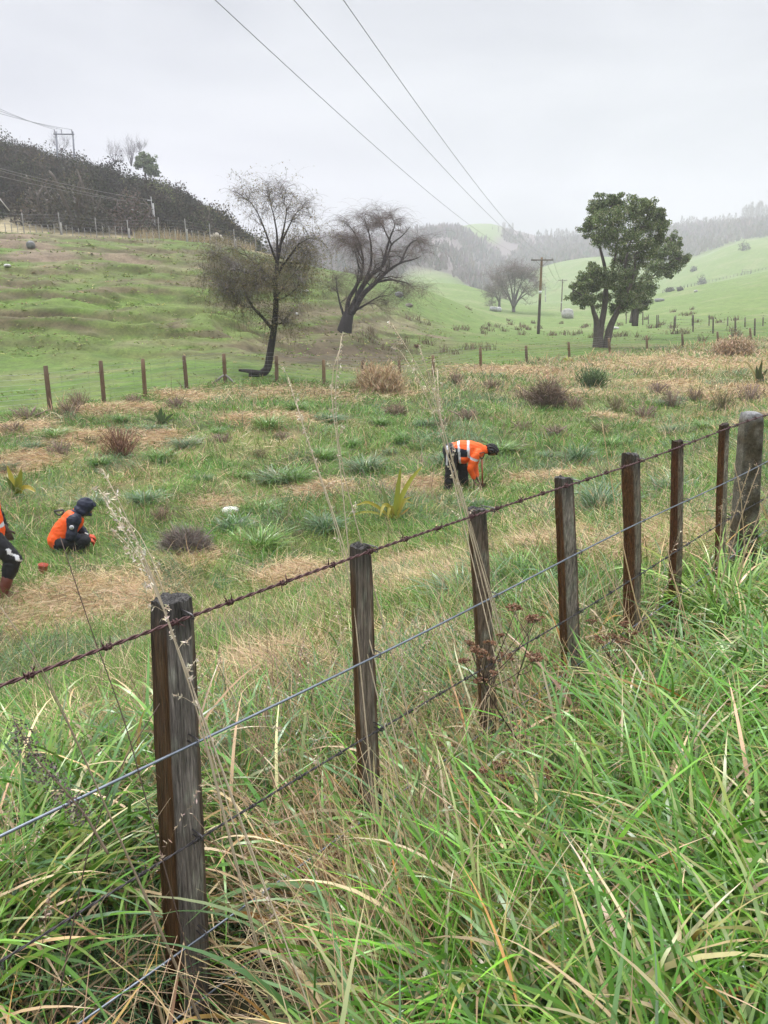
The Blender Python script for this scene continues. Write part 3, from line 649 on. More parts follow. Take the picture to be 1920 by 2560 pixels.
# ------------------------------------------------------------------ rocks
def rock(px, py, wpx, hpx, label, col=(.34, .33, .31), seed=1, name='boulder', y0=25, sink=.25):
    b = hit(px, py, y0); w = wpx / (1667 * .97) * b[1]; h = hpx / (1667 * .97) * b[1]
    n, m = 20, 14; V = []
    for i in range(m + 1):
        ph = math.pi * i / m
        for j in range(n):
            th = 2 * math.pi * j / n; d = np.array([math.sin(ph) * math.cos(th), math.sin(ph) * math.sin(th), math.cos(ph)])
            r = .82 + .42 * (fbm(d[0] * 1.4 + seed * 5 + 10, d[1] * 1.4 + d[2] * 1.9 + 10, seed) - .5) + .16 * (fbm(d[0] * 4 + 20 + seed, d[1] * 4 + d[2] * 3 + 20, seed + 4) - .5)
            d = np.sign(d) * np.abs(d) ** .82
            V.append(b + d * r * np.array([w * .6, w * .5, h * .62]) + [0, 0, h * (.5 - sink * .5)])
    i, j = np.meshgrid(np.arange(m), np.arange(n), indexing='ij'); j2 = (j + 1) % n
    g = Geo(); V = np.array(V); cc = np.tile(np.array(col), (len(V), 1)) * (.8 + .5 * vn(V[:, 0] * 2.5, V[:, 2] * 2.5, seed)[:, None])
    g.add(V, np.stack([i * n + j, (i + 1) * n + j, (i + 1) * n + j2, i * n + j2], -1).reshape(-1, 4), None, cc)
    return tag(g.build(name, M_rock), label, 'rock')
rock(1225, 688, 24, 21, 'large round pale boulder beside the second power pole in the valley', seed=3)
rock(1066, 672, 17, 10, 'low grey rock left of the far bare willow', (.27, .27, .27), 4)
rock(1077, 673, 13, 10, 'pale grey rock at the foot of the far bare willow', (.4, .4, .4), 5)
rock(*c3(1168, 530), 20, 7, 'flat dark slab of rock lying on the right-hand green slope', (.2, .2, .19), 6)
rock(*c3(1333, 488), 8, 5, 'small pale rock high on the right-hand green slope', (.36, .35, .33), 7)
rock(*c2(1290, 785), 18, 12, 'grey boulder seen through the right side of the leaning bare willow', (.24, .24, .26), 8)
rock(*c1(200, 890), 16, 15, 'dark grey rock set in the top of the green bank on the far left', (.2, .2, .2), 9)
rock(*c1(48, 1006), 14, 6, 'small whitish rock low on the green bank at the left edge', (.5, .49, .46), 10)
rock(*c2(628, 908), 8, 5, 'small white rock on the bank between the two big willows', (.55, .54, .5), 11)
rock(*c2(690, 760), 10, 4, 'white stone on the bright green slope right of the leafy willow', (.5, .5, .47), 12)
rock(*c2(1355, 850), 16, 8, 'low brownish rock on the slope right of the leaning bare willow', (.24, .21, .18), 13)
rock(*c3(960, 655), 26, 6, 'pale fallen stone slab just right of the evergreen trunk', (.42, .41, .37), 14)
rock(496, 1108, 44, 16, 'pale whitish rock lying in the rough field between bush and flax', (.5, .5, .44), 15, y0=8, sink=.5)

# ------------------------------------------------------------------ trees
def limb3(pts, conv, Y, dy=(0, 0), amp=.25, sub=6):
    pts = np.array([conv(*p) for p in pts], float); n = len(pts)
    u = np.linspace(0, n - 1, (n - 1) * sub + 1); px = np.interp(u, np.arange(n), pts[:, 0]); py = np.interp(u, np.arange(n), pts[:, 1])
    k = 4; ker = np.ones(k) / k
    if len(px) > 8:
        px = np.concatenate([px[:2], np.convolve(px, ker, 'same')[2:-2], px[-2:]]); py = np.concatenate([py[:2], np.convolve(py, ker, 'same')[2:-2], py[-2:]])
    s = u / u[-1]; ph = random.uniform(0, 9)
    Yv = Y + dy[0] + (dy[1] - dy[0]) * s + amp * s * np.sin(s * 4 + ph)
    return at(px, py, Yv)
def branch(g, p, d, Ln, r0, depth, ends, col, grav=0., n=6, spread=.8, kids=3, up=.15):
    d = d / np.linalg.norm(d); path = [p.copy()]; q = p.copy(); dd = d.copy()
    for k in range(n):
        dd = dd + rng.normal(size=3) * .16 + np.array([0, 0, up - grav * (k / n)]) * .35; dd /= np.linalg.norm(dd); q = q + dd * Ln / n; path.append(q.copy())
    path = np.array(path); tube(g, path, np.linspace(r0, r0 * .35, n + 1), 5 if r0 > .03 else 3, col, cap=False)
    for k in range(2, n + 1): ends.append((path[k], dd))
    if depth > 0:
        for _ in range(kids):
            k = random.randint(1, n - 1); nd = path[k + 1] - path[k]; nd /= np.linalg.norm(nd); nd = nd + rng.normal(size=3) * spread
            branch(g, path[k], nd, Ln * random.uniform(.45, .75), r0 * .55, depth - 1, ends, col, grav, max(4, n - 1), spread, kids, up)
def willow(name, conv, Y, limbs, label, bark, nsec, seclen, twig, leaf=None, kids=3, grav=.5, cat='tree', rmin=.02, up=.2):
    b = limb3(limbs[0][0][:2], conv, Y)[0]; e = empty(name, (b[0], b[1], b[2]), label, cat)
    g = Geo(); ends = []
    for L_ in limbs:
        pts, r0, r1, dy = L_[:4]
        P = limb3(pts, conv, Y, dy); rr = np.linspace(r0, r1, len(P)) if L_ is limbs[0] or len(L_) > 4 else r1 * .35 + (r0 - r1 * .35) * (1 - np.linspace(0, 1, len(P))) ** 1.15; tube(g, P, rr, 9, np.array(bark))
        if L_ is limbs[0] or (len(L_) > 4): continue
        m = len(P)
        for _ in range(nsec):
            k = min(m - 2, int(m * (.3 + .7 * random.random() ** .8))); d = P[k + 1] - P[k]; d /= np.linalg.norm(d) + 1e-9
            d = d * .9 + rng.normal(size=3) * .6
            branch(g, P[k], d, seclen * random.uniform(.6, 1.25), max(rmin * .7, rr[k] * .45), 1, ends, np.array(bark), grav, 6, .8, kids, up)
        for k in range(m // 2, m): ends.append((P[k], P[-1] - P[-2]))
    g.build('trunk', M_bark, e)
    EP = np.array([q[0] for q in ends])
    g = Geo()
    for cnt, Ln, W, lean, curve, cols in twig:
        i = rng.integers(0, len(EP), cnt); P = EP[i] + rng.normal(size=(cnt, 3)) * .06
        strips(g, P, rng.uniform(0, 6.28, cnt), rng.uniform(*Ln, cnt), W, rng.uniform(*lean, cnt), rng.uniform(*curve, cnt), 5, jit(cols, cnt, .2), tw0=rng.uniform(0, 3.1, cnt), wob=.8, prof=np.linspace(1, .5, 6))
    g.build('twigs', M_twig, e)
    if leaf:
        g = Geo()
        for cnt, fn, size, cols in leaf:
            P = EP[fn(EP)]; _, ci = np.unique(np.floor(P / np.array([.45, .8, .45])).astype(int), axis=0, return_index=True); P = P[rng.permutation(ci)]; P = P[rng.integers(0, len(P), max(12, cnt // 13))]; P = np.repeat(P, 13, 0) + rng.normal(size=(len(P) * 13, 3)) * .22; m = len(P)
            if m == 0: continue
            P = P + rng.normal(size=(m, 3)) * .12
            C = strips(g, P, rng.uniform(0, 6.28, m), rng.uniform(.5, 1.5, m), .008, rng.uniform(.7, 1.9, m), rng.uniform(1.0, 1.8, m), 5, jit([(.09, .07, .04)], m, .2), prof=np.ones(6))
            for k in range(1, 6):
                for _ in range(2):
                    Q = C[:, k] + rng.normal(size=(m, 3)) * .05; keep = rng.random(m) < .8; Q = Q[keep]
                    quads_at(g, Q, size * rng.uniform(.6, 1.3, len(Q)), jit(cols, len(Q), .25), asp=.32)
        g.build('foliage', M_leaf, e)
    return e
Y1 = hit(565, 812, 26)[1]
W1 = [([(318, 1284), (390, 1290), (440, 1250), (458, 1130), (475, 1020), (490, 900), (492, 800), (488, 680), (500, 560), (518, 450)], .2, .07, (0, 0)),
      ([(250, 1258), (300, 1262), (345, 1268), (390, 1280)], .05, .13, (.1, 0), 1),
      ([(462, 985), (410, 920), (340, 850), (300, 770), (270, 690), (230, 620), (180, 560), (120, 520)], .075, .022, (0, -1.2)),
      ([(480, 690), (420, 620), (360, 575), (310, 520), (260, 500)], .06, .02, (0, 1.2)),
      ([(498, 560), (455, 450), (420, 350), (380, 250), (330, 170), (275, 140)], .055, .012, (0, -.8)),
      ([(500, 520), (500, 380), (480, 260), (450, 160), (430, 85)], .055, .012, (0, .7)),
      ([(518, 450), (570, 340), (620, 240), (700, 180)], .05, .012, (0, .3)),
      ([(495, 640), (580, 520), (640, 440), (710, 400), (770, 420)], .06, .014, (0, -1)),
      ([(492, 790), (560, 690), (620, 620), (670, 560)], .045, .014, (0, 1.2)),
      ([(515, 470), (545, 330), (565, 220), (530, 130)], .05, .012, (0, -.5)),
      ([(488, 700), (520, 620), (560, 480), (590, 380)], .045, .014, (0, 1.6)),
      ([(480, 720), (400, 660), (340, 640), (250, 610)], .04, .014, (0, -1.8)),
      ([(300, 775), (240, 770), (170, 730)], .035, .012, (0, -1.4)), ([(270, 690), (190, 690), (105, 650)], .035, .012, (0, 1.0)), ([(340, 850), (280, 850), (220, 800)], .03, .012, (0, -.9)), ([(495, 810), (580, 770), (640, 710)], .035, .012, (0, -1)), ([(512, 560), (620, 565), (705, 545)], .04, .012, (0, .9)), ([(440, 640), (380, 700), (330, 730)], .03, .012, (0, -1.6)),
      ([(500, 950), (520, 960), (560, 930)], .03, .012, (0, -.4))]
zt = lambda y: at(*c2(500, y), Y1)[2]; xt = lambda x: at(*c2(x, 600), Y1)[0]
OLV = [(.16, .15, .06), (.20, .175, .075), (.12, .12, .045), (.25, .20, .09)]
willow('willow_tree', c2, Y1, W1, 'leafy olive willow with a curved trunk rising from a bend on the grass', (.042, .035, .032), 9, .75,
    [(2600, (.4, 1.0), .009, (.3, 1.4), (.6, 1.9), [(.16, .14, .13), (.24, .21, .2)]), (2600, (.2, .5), .008, (.1, 1.5), (.2, 1.4), [(.3, .27, .28)])],
    [(1500, lambda P: (P[:, 2] < zt(420)) & (P[:, 0] < xt(430)), .08, OLV), (1300, lambda P: (P[:, 2] < zt(380)) & (P[:, 0] > xt(400)), .085, OLV), (300, lambda P: P[:, 2] > zt(430), .08, [(.17, .15, .05), (.22, .17, .06)])], kids=3, grav=.9)
Y2 = hit(745, 714, 40)[1]
W2 = [([(930, 1045), (934, 1010), (945, 960), (960, 900), (985, 860)], .68, .34, (0, 0)),
      ([(965, 900), (1010, 800), (1060, 700), (1120, 630), (1180, 590), (1220, 510), (1240, 440), (1310, 390), (1360, 330)], .26, .05, (0, 1)),
      ([(985, 890), (1060, 760), (1130, 700), (1210, 620), (1300, 560), (1390, 540), (1430, 520)], .24, .05, (0, -1)),
      ([(950, 910), (960, 800), (1010, 720), (1050, 640), (1060, 540), (1030, 420), (990, 350), (930, 280)], .2, .04, (0, 1.4)),
      ([(1060, 700), (1110, 580), (1110, 450), (1090, 350), (1060, 260)], .13, .03, (0, -1.4)),
      ([(990, 880), (1080, 830), (1160, 780), (1240, 770)], .11, .03, (0, -1.4)),
      ([(1130, 690), (1230, 670), (1340, 690), (1395, 740)], .12, .03, (0, -2)),
      ([(1180, 590), (1230, 400), (1265, 320), (1240, 260)], .12, .03, (0, 2)),
      ([(940, 930), (905, 820), (885, 720), (880, 640)], .12, .03, (0, .6)),
      ([(1060, 560), (1000, 440), (950, 440)], .07, .025, (0, -1)),
      ([(1300, 560), (1350, 450), (1395, 410), (1425, 440)], .09, .03, (0, 1)),
      ([(1050, 640), (1020, 560), (1030, 480)], .07, .025, (0, -1.5)),
      ([(1240, 440), (1200, 360), (1170, 300), (1120, 270)], .07, .025, (0, 1)),
      ([(1000, 850), (1030, 600), (1000, 480)], .08, .025, (0, -2.4))]
PUR = [(.12, .085, .07), (.16, .115, .095), (.10, .075, .06)]
willow('willow_tree', c2, Y2, W2, 'bare purplish willow with thick limbs leaning right from a short trunk on the bank', (.032, .026, .025), 7, 1.15,
    [(6800, (.5, 2.4), .0095, (.5, 1.8), (1.1, 2.1), PUR), (2400, (.3, .7), .010, (0, 1.2), (.2, 1.2), [(.2, .16, .15)])], None, kids=3, grav=1.0)
Y3 = hit(*c3(512, 577), 60)[1]
W3 = [([(512, 582), (512, 560), (512, 545)], .5, .36, (0, 0))] + [([(512, 560)] + p, .3, .08, (0, d)) for p, d in (
      ([(490, 500), (465, 440), (440, 430)], 1), ([(505, 480), (490, 420), (480, 400)], -2), ([(515, 490), (520, 430), (505, 400)], 2), ([(530, 490), (550, 430), (545, 410)], -1), ([(540, 510), (570, 460), (585, 440)], 2), ([(535, 520), (575, 490), (592, 480)], -2), ([(495, 520), (470, 480), (455, 450)], -2), ([(520, 500), (560, 430), (565, 415)], 1))]
willow('bare_tree', c3, Y3, W3, 'round-headed bare tree with several stems standing far down the valley', (.11, .095, .09), 7, 3.2, [(3600, (1.2, 3), .05, (.2, 1.4), (.3, 1.6), [(.2, .16, .15), (.24, .2, .19)])], None, kids=4, grav=.3)
W4 = [([(448, 560), (448, 540), (449, 525)], .4, .28, (0, 0))] + [([(449, 540)] + p, .2, .07, (0, d)) for p, d in (([(435, 500), (420, 480), (418, 500)], 1), ([(445, 480), (438, 450)], -1), ([(455, 490), (465, 460), (470, 470)], 1), ([(440, 520), (425, 500), (415, 520)], -1))]
willow('bare_tree', c3, Y3 + 12, W4, 'smaller bare tree half hidden left behind the round-headed bare tree', (.12, .105, .1), 6, 2.6, [(1700, (1, 2.4), .05, (.2, 1.4), (.3, 1.6), [(.2, .165, .15)])], None, kids=3, grav=.3)

def clump_tree(name, conv, Y, limbs, clumps, label, bark, cols, nleaf, lsize, dyr=.9, seed=0):
    b = limb3(limbs[0][0][:2], conv, Y)[0]; e = empty(name, tuple(b), label, 'tree'); g = Geo(); ends = []
    for pts, r0, r1, dy in limbs:
        P = limb3(pts, conv, Y, dy); tube(g, P, np.linspace(r0, r1, len(P)), 10, np.array(bark)); ends.append(P)
    allp = np.concatenate(ends); fg = Geo()
    for cx, cy, cr in clumps:
        c = at(*conv(cx, cy), Y + random.uniform(-dyr, dyr) * 2.2); R_ = np.linalg.norm(at(*conv(cx + cr, cy), Y) - at(*conv(cx, cy), Y))
        k = int(np.argmin(np.linalg.norm(allp - c, axis=1) + 3 * (allp[:, 2] > c[2]))); mid = (allp[k] + c) / 2 + rng.normal(size=3) * .25
        tube(g, [allp[k], mid, c], [.06, .045, .02], 5, np.array(bark), cap=False)
        for _ in range(4):
            d = rng.normal(size=3); d /= np.linalg.norm(d); tube(g, [mid, (mid + c) / 2 + d * R_ * .4, c + d * R_ * .8], [.03, .02, .01], 4, np.array(bark), cap=False)
        ns = 24; R_ *= 1.4
        for _ in range(ns):
            d = rng.normal(size=3); d /= np.linalg.norm(d); sc_ = c + d * R_ * random.uniform(.15, .95) * np.array([1, 1, .9]); sr = R_ * random.uniform(.2, .4)
            m = int(nleaf * random.uniform(.6, 1.3) / ns); u = rng.normal(size=(m, 3)); u /= np.linalg.norm(u, axis=1, keepdims=True)
            P = sc_ + u * sr * (rng.random((m, 1)) ** .45) * np.array([1.15, 1.15, .8])
            quads_at(fg, P, lsize * rng.uniform(.6, 1.4, m), jit(cols, m, .28), asp=.45, up=.5)
    g.build('trunk', M_bark, e); fg.build('crown', M_leaf, e); return e
Y5 = hit(*c3(900, 738), 45)[1]
EVG = [(.125, .18, .055), (.17, .22, .075), (.09, .13, .04), (.27, .29, .15)]
TOT = [([(884, 748), (889, 680), (885, 610), (870, 570), (862, 510)], .33, .1, (0, -.3)), ([(898, 745), (902, 660), (922, 560), (930, 460), (925, 380), (905, 300), (885, 230)], .3, .06, (0, .5)),
       ([(926, 745), (945, 650), (972, 590), (1005, 530), (1040, 460), (1060, 380)], .32, .07, (.2, -.6)), ([(928, 480), (960, 380), (980, 280), (985, 180)], .12, .04, (.3, -.5)), ([(1030, 480), (1010, 380), (1040, 250), (1080, 170)], .13, .04, (0, .8)), ([(870, 570), (840, 500), (815, 470)], .09, .03, (0, -.6))]
CLF = [(872, 118, 46), (930, 82, 44), (985, 92, 42), (856, 190, 42), (915, 165, 55), (985, 165, 55), (1055, 112, 46), (1112, 108, 44), (1075, 180, 55), (905, 250, 36), (955, 245, 46), (1025, 255, 52), (1000, 335, 48), (1075, 335, 52), (1165, 135, 34), (1145, 190, 44), (1185, 180, 26), (1110, 265, 48), (1165, 255, 38),
       (872, 398, 42), (822, 445, 44), (802, 500, 38), (870, 465, 48), (900, 515, 44), (832, 528, 32), (782, 510, 18), (930, 440, 36), (980, 410, 52), (1045, 415, 52), (1000, 480, 46), (1060, 475, 46), (1030, 535, 40), (975, 555, 30)]
clump_tree('evergreen_tree', c3, Y5, TOT, CLF, 'tall evergreen with two splayed trunks and dark foliage, right of the nearest power pole', (.105, .088, .075), EVG, 2300, .16)
TO2 = [([(1058, 640), (1068, 560), (1075, 480), (1090, 420)], .3, .1, (0, 0)), ([(1040, 625), (1050, 560), (1055, 500)], .16, .08, (0, .4)), ([(1085, 450), (1130, 425), (1190, 375), (1240, 335), (1285, 330)], .11, .03, (0, -.6)), ([(1090, 430), (1150, 360), (1200, 300), (1225, 255)], .1, .03, (0, .6)), ([(1130, 430), (1190, 410), (1225, 395)], .06, .02, (0, -.3))]
CL2 = [(1225, 250, 32), (1215, 300, 34), (1265, 330, 30), (1235, 365, 34), (1190, 385, 30), (1285, 345, 16), (1150, 365, 34), (1212, 408, 16), (1110, 440, 44), (1090, 500, 42), (1120, 480, 30), (1160, 320, 36), (1100, 540, 28), (1070, 560, 26), (1250, 285, 20)]
clump_tree('evergreen_tree', c3, Y5 * 1.22, TO2, CL2, 'second evergreen standing close behind the two-trunked one, reaching out to the right', (.085, .072, .062), EVG, 2000, .17)
LT = [([(940, 420), (942, 370), (945, 310)], .2, .08, (0, 0)), ([(942, 380), (975, 320), (990, 300)], .1, .05, (0, 1)), ([(942, 370), (915, 310)], .1, .05, (0, -1))]
clump_tree('broadleaf_tree', c1, 152, LT, [(940, 295, 34), (905, 310, 26), (980, 315, 34), (1000, 365, 28), (950, 345, 40), (900, 345, 26), (1015, 400, 18), (965, 380, 34), (920, 280, 20)], 'pale green bushy tree standing out on the crest of the scrubby hill', (.12, .1, .09), [(.17, .22, .11), (.22, .27, .15), (.12, .16, .08)], 700, .4)
def bare_upright(conv, Y, base, tips, label, name='bare_tree'):
    limbs = [([base, ((base[0] * .6 + tips[0][0] * .4), (base[1] * .6 + tips[0][1] * .4))], .16, .1, (0, 0))] + [([base, ((base[0] + t[0]) / 2 + (t[0] - base[0]) * .12, (base[1] + t[1]) / 2), t], .09, .03, (0, random.uniform(-1, 1))) for t in tips]
    willow(name, conv, Y, limbs, label, (.16, .15, .16), 5, 1.5, [(260, (.5, 1.5), .025, (.1, .9), (0, .6), [(.24, .22, .24)])], None, kids=3, grav=0, up=.5)
bare_upright(c1, 156, (852, 350), [(830, 210), (848, 200), (870, 215), (860, 240), (825, 280)], 'slender bare tree reaching highest beside the pale bushy tree on the hill crest')
bare_upright(c1, 158, (745, 330), [(705, 260), (725, 250), (750, 258), (780, 280), (790, 300)], 'rounded bare tree left of the slender one on the hill crest')
bare_upright(c1, 159, (908, 300), [(898, 232), (915, 240)], 'small bare sapling just behind the pale bushy tree on the hill crest')
bare_upright(c1, 160, (400, 260), [(380, 200), (420, 195), (440, 210), (350, 205)], 'sparse bare tree among the legs of the two-legged transmission pole')

# ------------------------------------------------------------------ scrub covering the hill
def scrub():
    g = Geo(); n = 1900
    y = rng.uniform(97, 178, n); t = rng.uniform(-.62, -.155, n); x = t * y
    zz = G(x, y); lim = np.interp(t, [-.62, -.45, -.3, -.2, -.155], [96, 97, 99, 103, 109]); k = y > lim + rng.uniform(-1, 6, n); x, y, zz = x[k], y[k], zz[k]
    PAL = np.array([(.034, .025, .016), (.026, .024, .014), (.04, .028, .02), (.026, .027, .012), (.032, .038, .013), (.05, .038, .025)])
    for a, b, c in zip(x, y, zz):
        r = random.uniform(.7, 1.7) * (1.5 if random.random() < .16 else 1) * (1.5 if random.random() < .05 else 1); h = r * random.uniform(1.2, 2.2); m = int(190 * r)
        c0 = PAL[random.randrange(6)] * random.uniform(.6, 1.7)
        if random.random() < .05: c0 = np.array([(.12, .14, .04), (.15, .13, .05)][random.randrange(2)])
        u = rng.normal(size=(m, 3)); u /= np.linalg.norm(u, axis=1, keepdims=True); u[:, 2] = np.abs(u[:, 2]) * 1.0
        P = np.array([a, b, c - .3]) + u * (rng.random((m, 1)) ** .35) * np.array([r, r, h]) * (1 + .07 * rng.normal(size=(m, 1)))
        quads_at(g, P, rng.uniform(.18, .46, m), c0 * (1 + .25 * rng.normal(size=(m, 1))).clip(.4, 2), asp=.7)
        kk = 3; Q = np.array([a, b, c + h * .5]) + rng.normal(size=(kk, 3)) * np.array([r * .5, r * .5, h * .2])
        strips(g, Q, rng.uniform(0, 6.28, kk), rng.uniform(.5, 1.3, kk), .03, rng.uniform(0, .6, kk), .2, 2, c0 * 1.4, prof=np.array([1, .8, .4]))
    tag(g.build('scrub', M_scrub), kind='stuff')
scrub()
def shrub_at(px, py, Y, w, h, cols, label, name='shrub', m=900, ls=.3, cat='shrub'):
    c = at(px, py, Y); c[2] = g1(c[0], Y); g = Geo(); u = rng.normal(size=(m, 3)); u /= np.linalg.norm(u, axis=1, keepdims=True); u[:, 2] = np.abs(u[:, 2])
    P = c + u * (rng.random((m, 1)) ** .4) * np.array([w, w, h]) * (.7 + .5 * vn(np.arctan2(u[:, 1], u[:, 0]) * 1.2 + 5, u[:, 2] * 3 + px, 3))[:, None] * 1.1
    quads_at(g, P, ls * rng.uniform(.6, 1.4, m), jit(cols, m, .25), asp=.6)
    e = empty(name, tuple(c), label, cat); g.build('crown', M_leaf, e); g = Geo()
    for _ in range(6): d = rng.normal(size=3); d[2] = abs(d[2]) + 1; tube(g, [c - [0, 0, .2], c + d * h * .3, c + d * h * .3 + rng.normal(size=3) * w * .2 + [0, 0, h * .2]], [.08 * w, .05 * w, .02 * w], 5, (.1, .08, .065))
    g.build('stems', M_bark, e)
BRN = [(.075, .058, .038), (.095, .07, .045), (.06, .05, .03)]
shrub_at(*c1(500, 700), 98, 3.6, 6.6, [(.075, .068, .036), (.06, .055, .03), (.09, .075, .045)], 'big rounded olive-brown shrub behind the left part of the deer fence', m=1900, ls=.34)
shrub_at(*c1(290, 720), 98.5, 3.4, 5.4, BRN, 'brown rounded shrub left of the big olive one behind the deer fence', m=1600, ls=.34)
shrub_at(*c1(600, 720), 100, 2.8, 5.0, [(.07, .06, .035)], 'dark shrub on the right shoulder of the big olive shrub', m=1200, ls=.34)
shrub_at(*c1(850, 740), 101, 2.6, 5.2, [(.10, .065, .048), (.085, .055, .042)], 'reddish brown pointed shrub left of the pale utility pole', m=1400, ls=.3)
shrub_at(*c1(1310, 790), 112, 1.9, 3.0, [(.085, .09, .045)], 'small olive shrub above the tan bank behind the deer fence', m=800, ls=.3)
# tan grass bank and pampas behind the deer fence
def tan_bank():
    g = Geo(); n = 5200; u = rng.random(n); px = 900 + 760 * u; yy = rng.uniform(91, 112, n) + 3 * u
    x = np.array([(c1(a, 0)[0] * K - 960) / F * CP for a in px]) * yy; z = G(x, yy)
    strips(g, np.stack([x, yy, z - .1], -1), rng.uniform(0, 6.28, n), rng.uniform(.5, 1.5, n) * (1.3 - .5 * abs(u - .35)), .05, rng.uniform(0, .7, n), rng.uniform(.2, 1, n), 3, jit([(.36, .28, .16), (.28, .22, .12), (.24, .21, .10)], n, .2))
    tag(g.build('dry_bank_grass', M_dry), kind='stuff')
tan_bank()
c = at(*c1(1410, 830), 100); c[2] = g1(c[0], c[1]); e = empty('pampas_plant', tuple(c), 'clump of pampas with cream plumes behind the deer fence, left of the leafy willow', 'plant')
g = Geo(); strips(g, np.tile(c, (160, 1)) + rng.normal(size=(160, 3)) * [1.2, .4, 0], rng.uniform(0, 6.28, 160), rng.uniform(1, 2.2, 160), .05, rng.uniform(.1, .6, 160), 1.4, 4, jit([(.22, .2, .1)], 160)); g.build('leaves', M_dry, e)
for px, y0, y1 in ((1370, 795, 815), (1388, 785, 820), (1402, 780, 815), (1412, 782, 812), (1432, 795, 820), (1442, 810, 835)):
    a, b = at(*c1(px, y1), 100), at(*c1(px - 2, y0), 100); g = Geo(); tube(g, [c + [(a[0] - c[0]) * .6, 0, .3], a], .03, 4, (.4, .35, .25)); g.build('stem', M_dry, e)
    g = Geo(); tube(g, [a, a * .6 + b * .4, b * .8 + a * .2, b], [.06, .18, .15, .03], 7, (.62, .56, .46)); g.build('plume', M_dry, e)

# ------------------------------------------------------------------ far hillside trees
def poplar_mesh(seed, h=20, w=2.0, col=(.19, .155, .155)):
    r_ = np.random.default_rng(seed); g = Geo(); tube(g, [[0, 0, -1], [0, 0, h * .5], [0, 0, h * .97]], [.4, .25, .06], 5, np.array(col) * .8)
    m = 150; u = r_.random(m); rad = w * np.clip(np.sin(np.pi * (u * .82 + .12)), .1, 1) ** .7 * (.35 + .65 * r_.random(m)); th = r_.uniform(0, 6.28, m)
    P = np.stack([rad * np.cos(th), rad * np.sin(th), h * (.08 + .92 * u)], -1)
    strips(g, P, th, r_.uniform(1.2, 3.2, m), .42, r_.uniform(.05, .45, m), -.1, 2, np.array(col) * (1 + .2 * r_.normal(size=(m, 1))), tw0=r_.uniform(0, 3, m), prof=np.array([1, .8, .25]))
    return g.mesh('poplar', M_twig, False)
PM = [poplar_mesh(s) for s in range(4)]
pops = [(405, 195, 16), (432, 205, 22), (452, 210, 46), (459, 212, 40), (478, 214, 45), (486, 216, 38), (494, 218, 42), (520, 222, 14), (545, 226, 18), (580, 234, 16), (610, 240, 20), (641, 244, 46), (648, 244, 38), (665, 246, 42)]
pops += [(680 + 7 * k + random.uniform(-2, 2), 250 + 1.2 * k, random.uniform(38, 54) - k * .7) for k in range(24)]
pops += [(112, 226, 14), (150, 232, 12), (195, 234, 16)]
pops += [(1222 + 9.5 * k + random.uniform(-3, 3), 208 - .25 * k, random.uniform(34, 56)) for k in range(29)]
pops += [(1500 + 8 * k + random.uniform(-3, 3), 198 - 1.1 * k + random.uniform(0, 30), random.uniform(60, 92)) for k in range(21)]
for k, (x, y, h) in enumerate(pops):
    px, _ = c3(x, y); Y = 905 + random.uniform(-8, 25); w_ = (px * K - 960) / F * CP * Y; z = g1(w_, Y)
    o = bpy.data.objects.new('poplar', PM[k % 4]); COL.objects.link(o); s = h * .5546 / F * Y / 20 * 1.05; o.location = (w_, Y, z); o.scale = (s * random.uniform(.8, 1.2), s, s); o.rotation_euler = (0, 0, random.uniform(0, 6))
    tag(o, 'bare slender poplar in the misty rows along the far ridge', 'tree', 'poplars along the far ridge')
def far_wood():
    g = Geo(); n = 6500; y = rng.uniform(450, 905, n); t = rng.uniform(-.16, .62, n); y = np.where((t > .13) & (y < 668), rng.uniform(668, 905, n), y); x = t * y
    keep = (np.hypot((t - .115) / .032, (y - 900) / 100) > 1) & (fbm(t * 14, y * .02, 70) > .36); x, y = x[keep], y[keep]; z = G(x, y); m = len(x)
    c0 = jit([(.16, .115, .13), (.14, .10, .115), (.18, .135, .14), (.11, .10, .10), (.15, .105, .125)], m, .07); hh = rng.uniform(4, 10, m)
    for k in range(9):
        u = rng.random(m); P = np.stack([x + rng.normal(size=m) * 2.2 * (1 - u * .5), y + rng.normal(size=m) * 2.2, z + hh * u * .8], -1)
        strips(g, P, rng.uniform(0, 6.28, m), rng.uniform(2.5, 5.5, m), 1.7, rng.uniform(0, .5, m), .1, 2, c0 * (1 + .06 * rng.normal(size=(m, 1))), tw0=rng.uniform(0, 3, m), prof=np.array([1, .8, .2]))
    pass; tag(g.build('far_wood', M_twig, None, False), kind='stuff')
far_wood()
for (x, y, w, h, lab) in ((1360, 452, 5, 9, 'solitary dark round tree on the misty slope right of the evergreens'), (600, 440, 6, 5, 'low grey thicket behind the far bare willow'), (1215, 486, 6, 5, 'grey thicket at the foot of the right-hand crest fence'), (1262, 482, 4, 4, 'small grey bush beside the thicket below the right-hand crest'), (1550, 300, 7, 8, 'dim bushy tree on the misty upper right hillside'), (1322, 395, 4, 5, 'little dark bush above the solitary round tree on the right slope')):
    h_ = hit(*c3(x, y), 150); s = np.linalg.norm(at(*c3(x + 10, y), h_[1]) - at(*c3(x, y), h_[1])) / 10
    px, py = c3(x, y); shrub_at(px, py, h_[1], 20 * s * w / 5, 22 * s * h / 5, [(.08, .085, .07), (.1, .095, .085)], lab, 'distant_tree', 500, 3.0 * s * 1.6, 'tree')

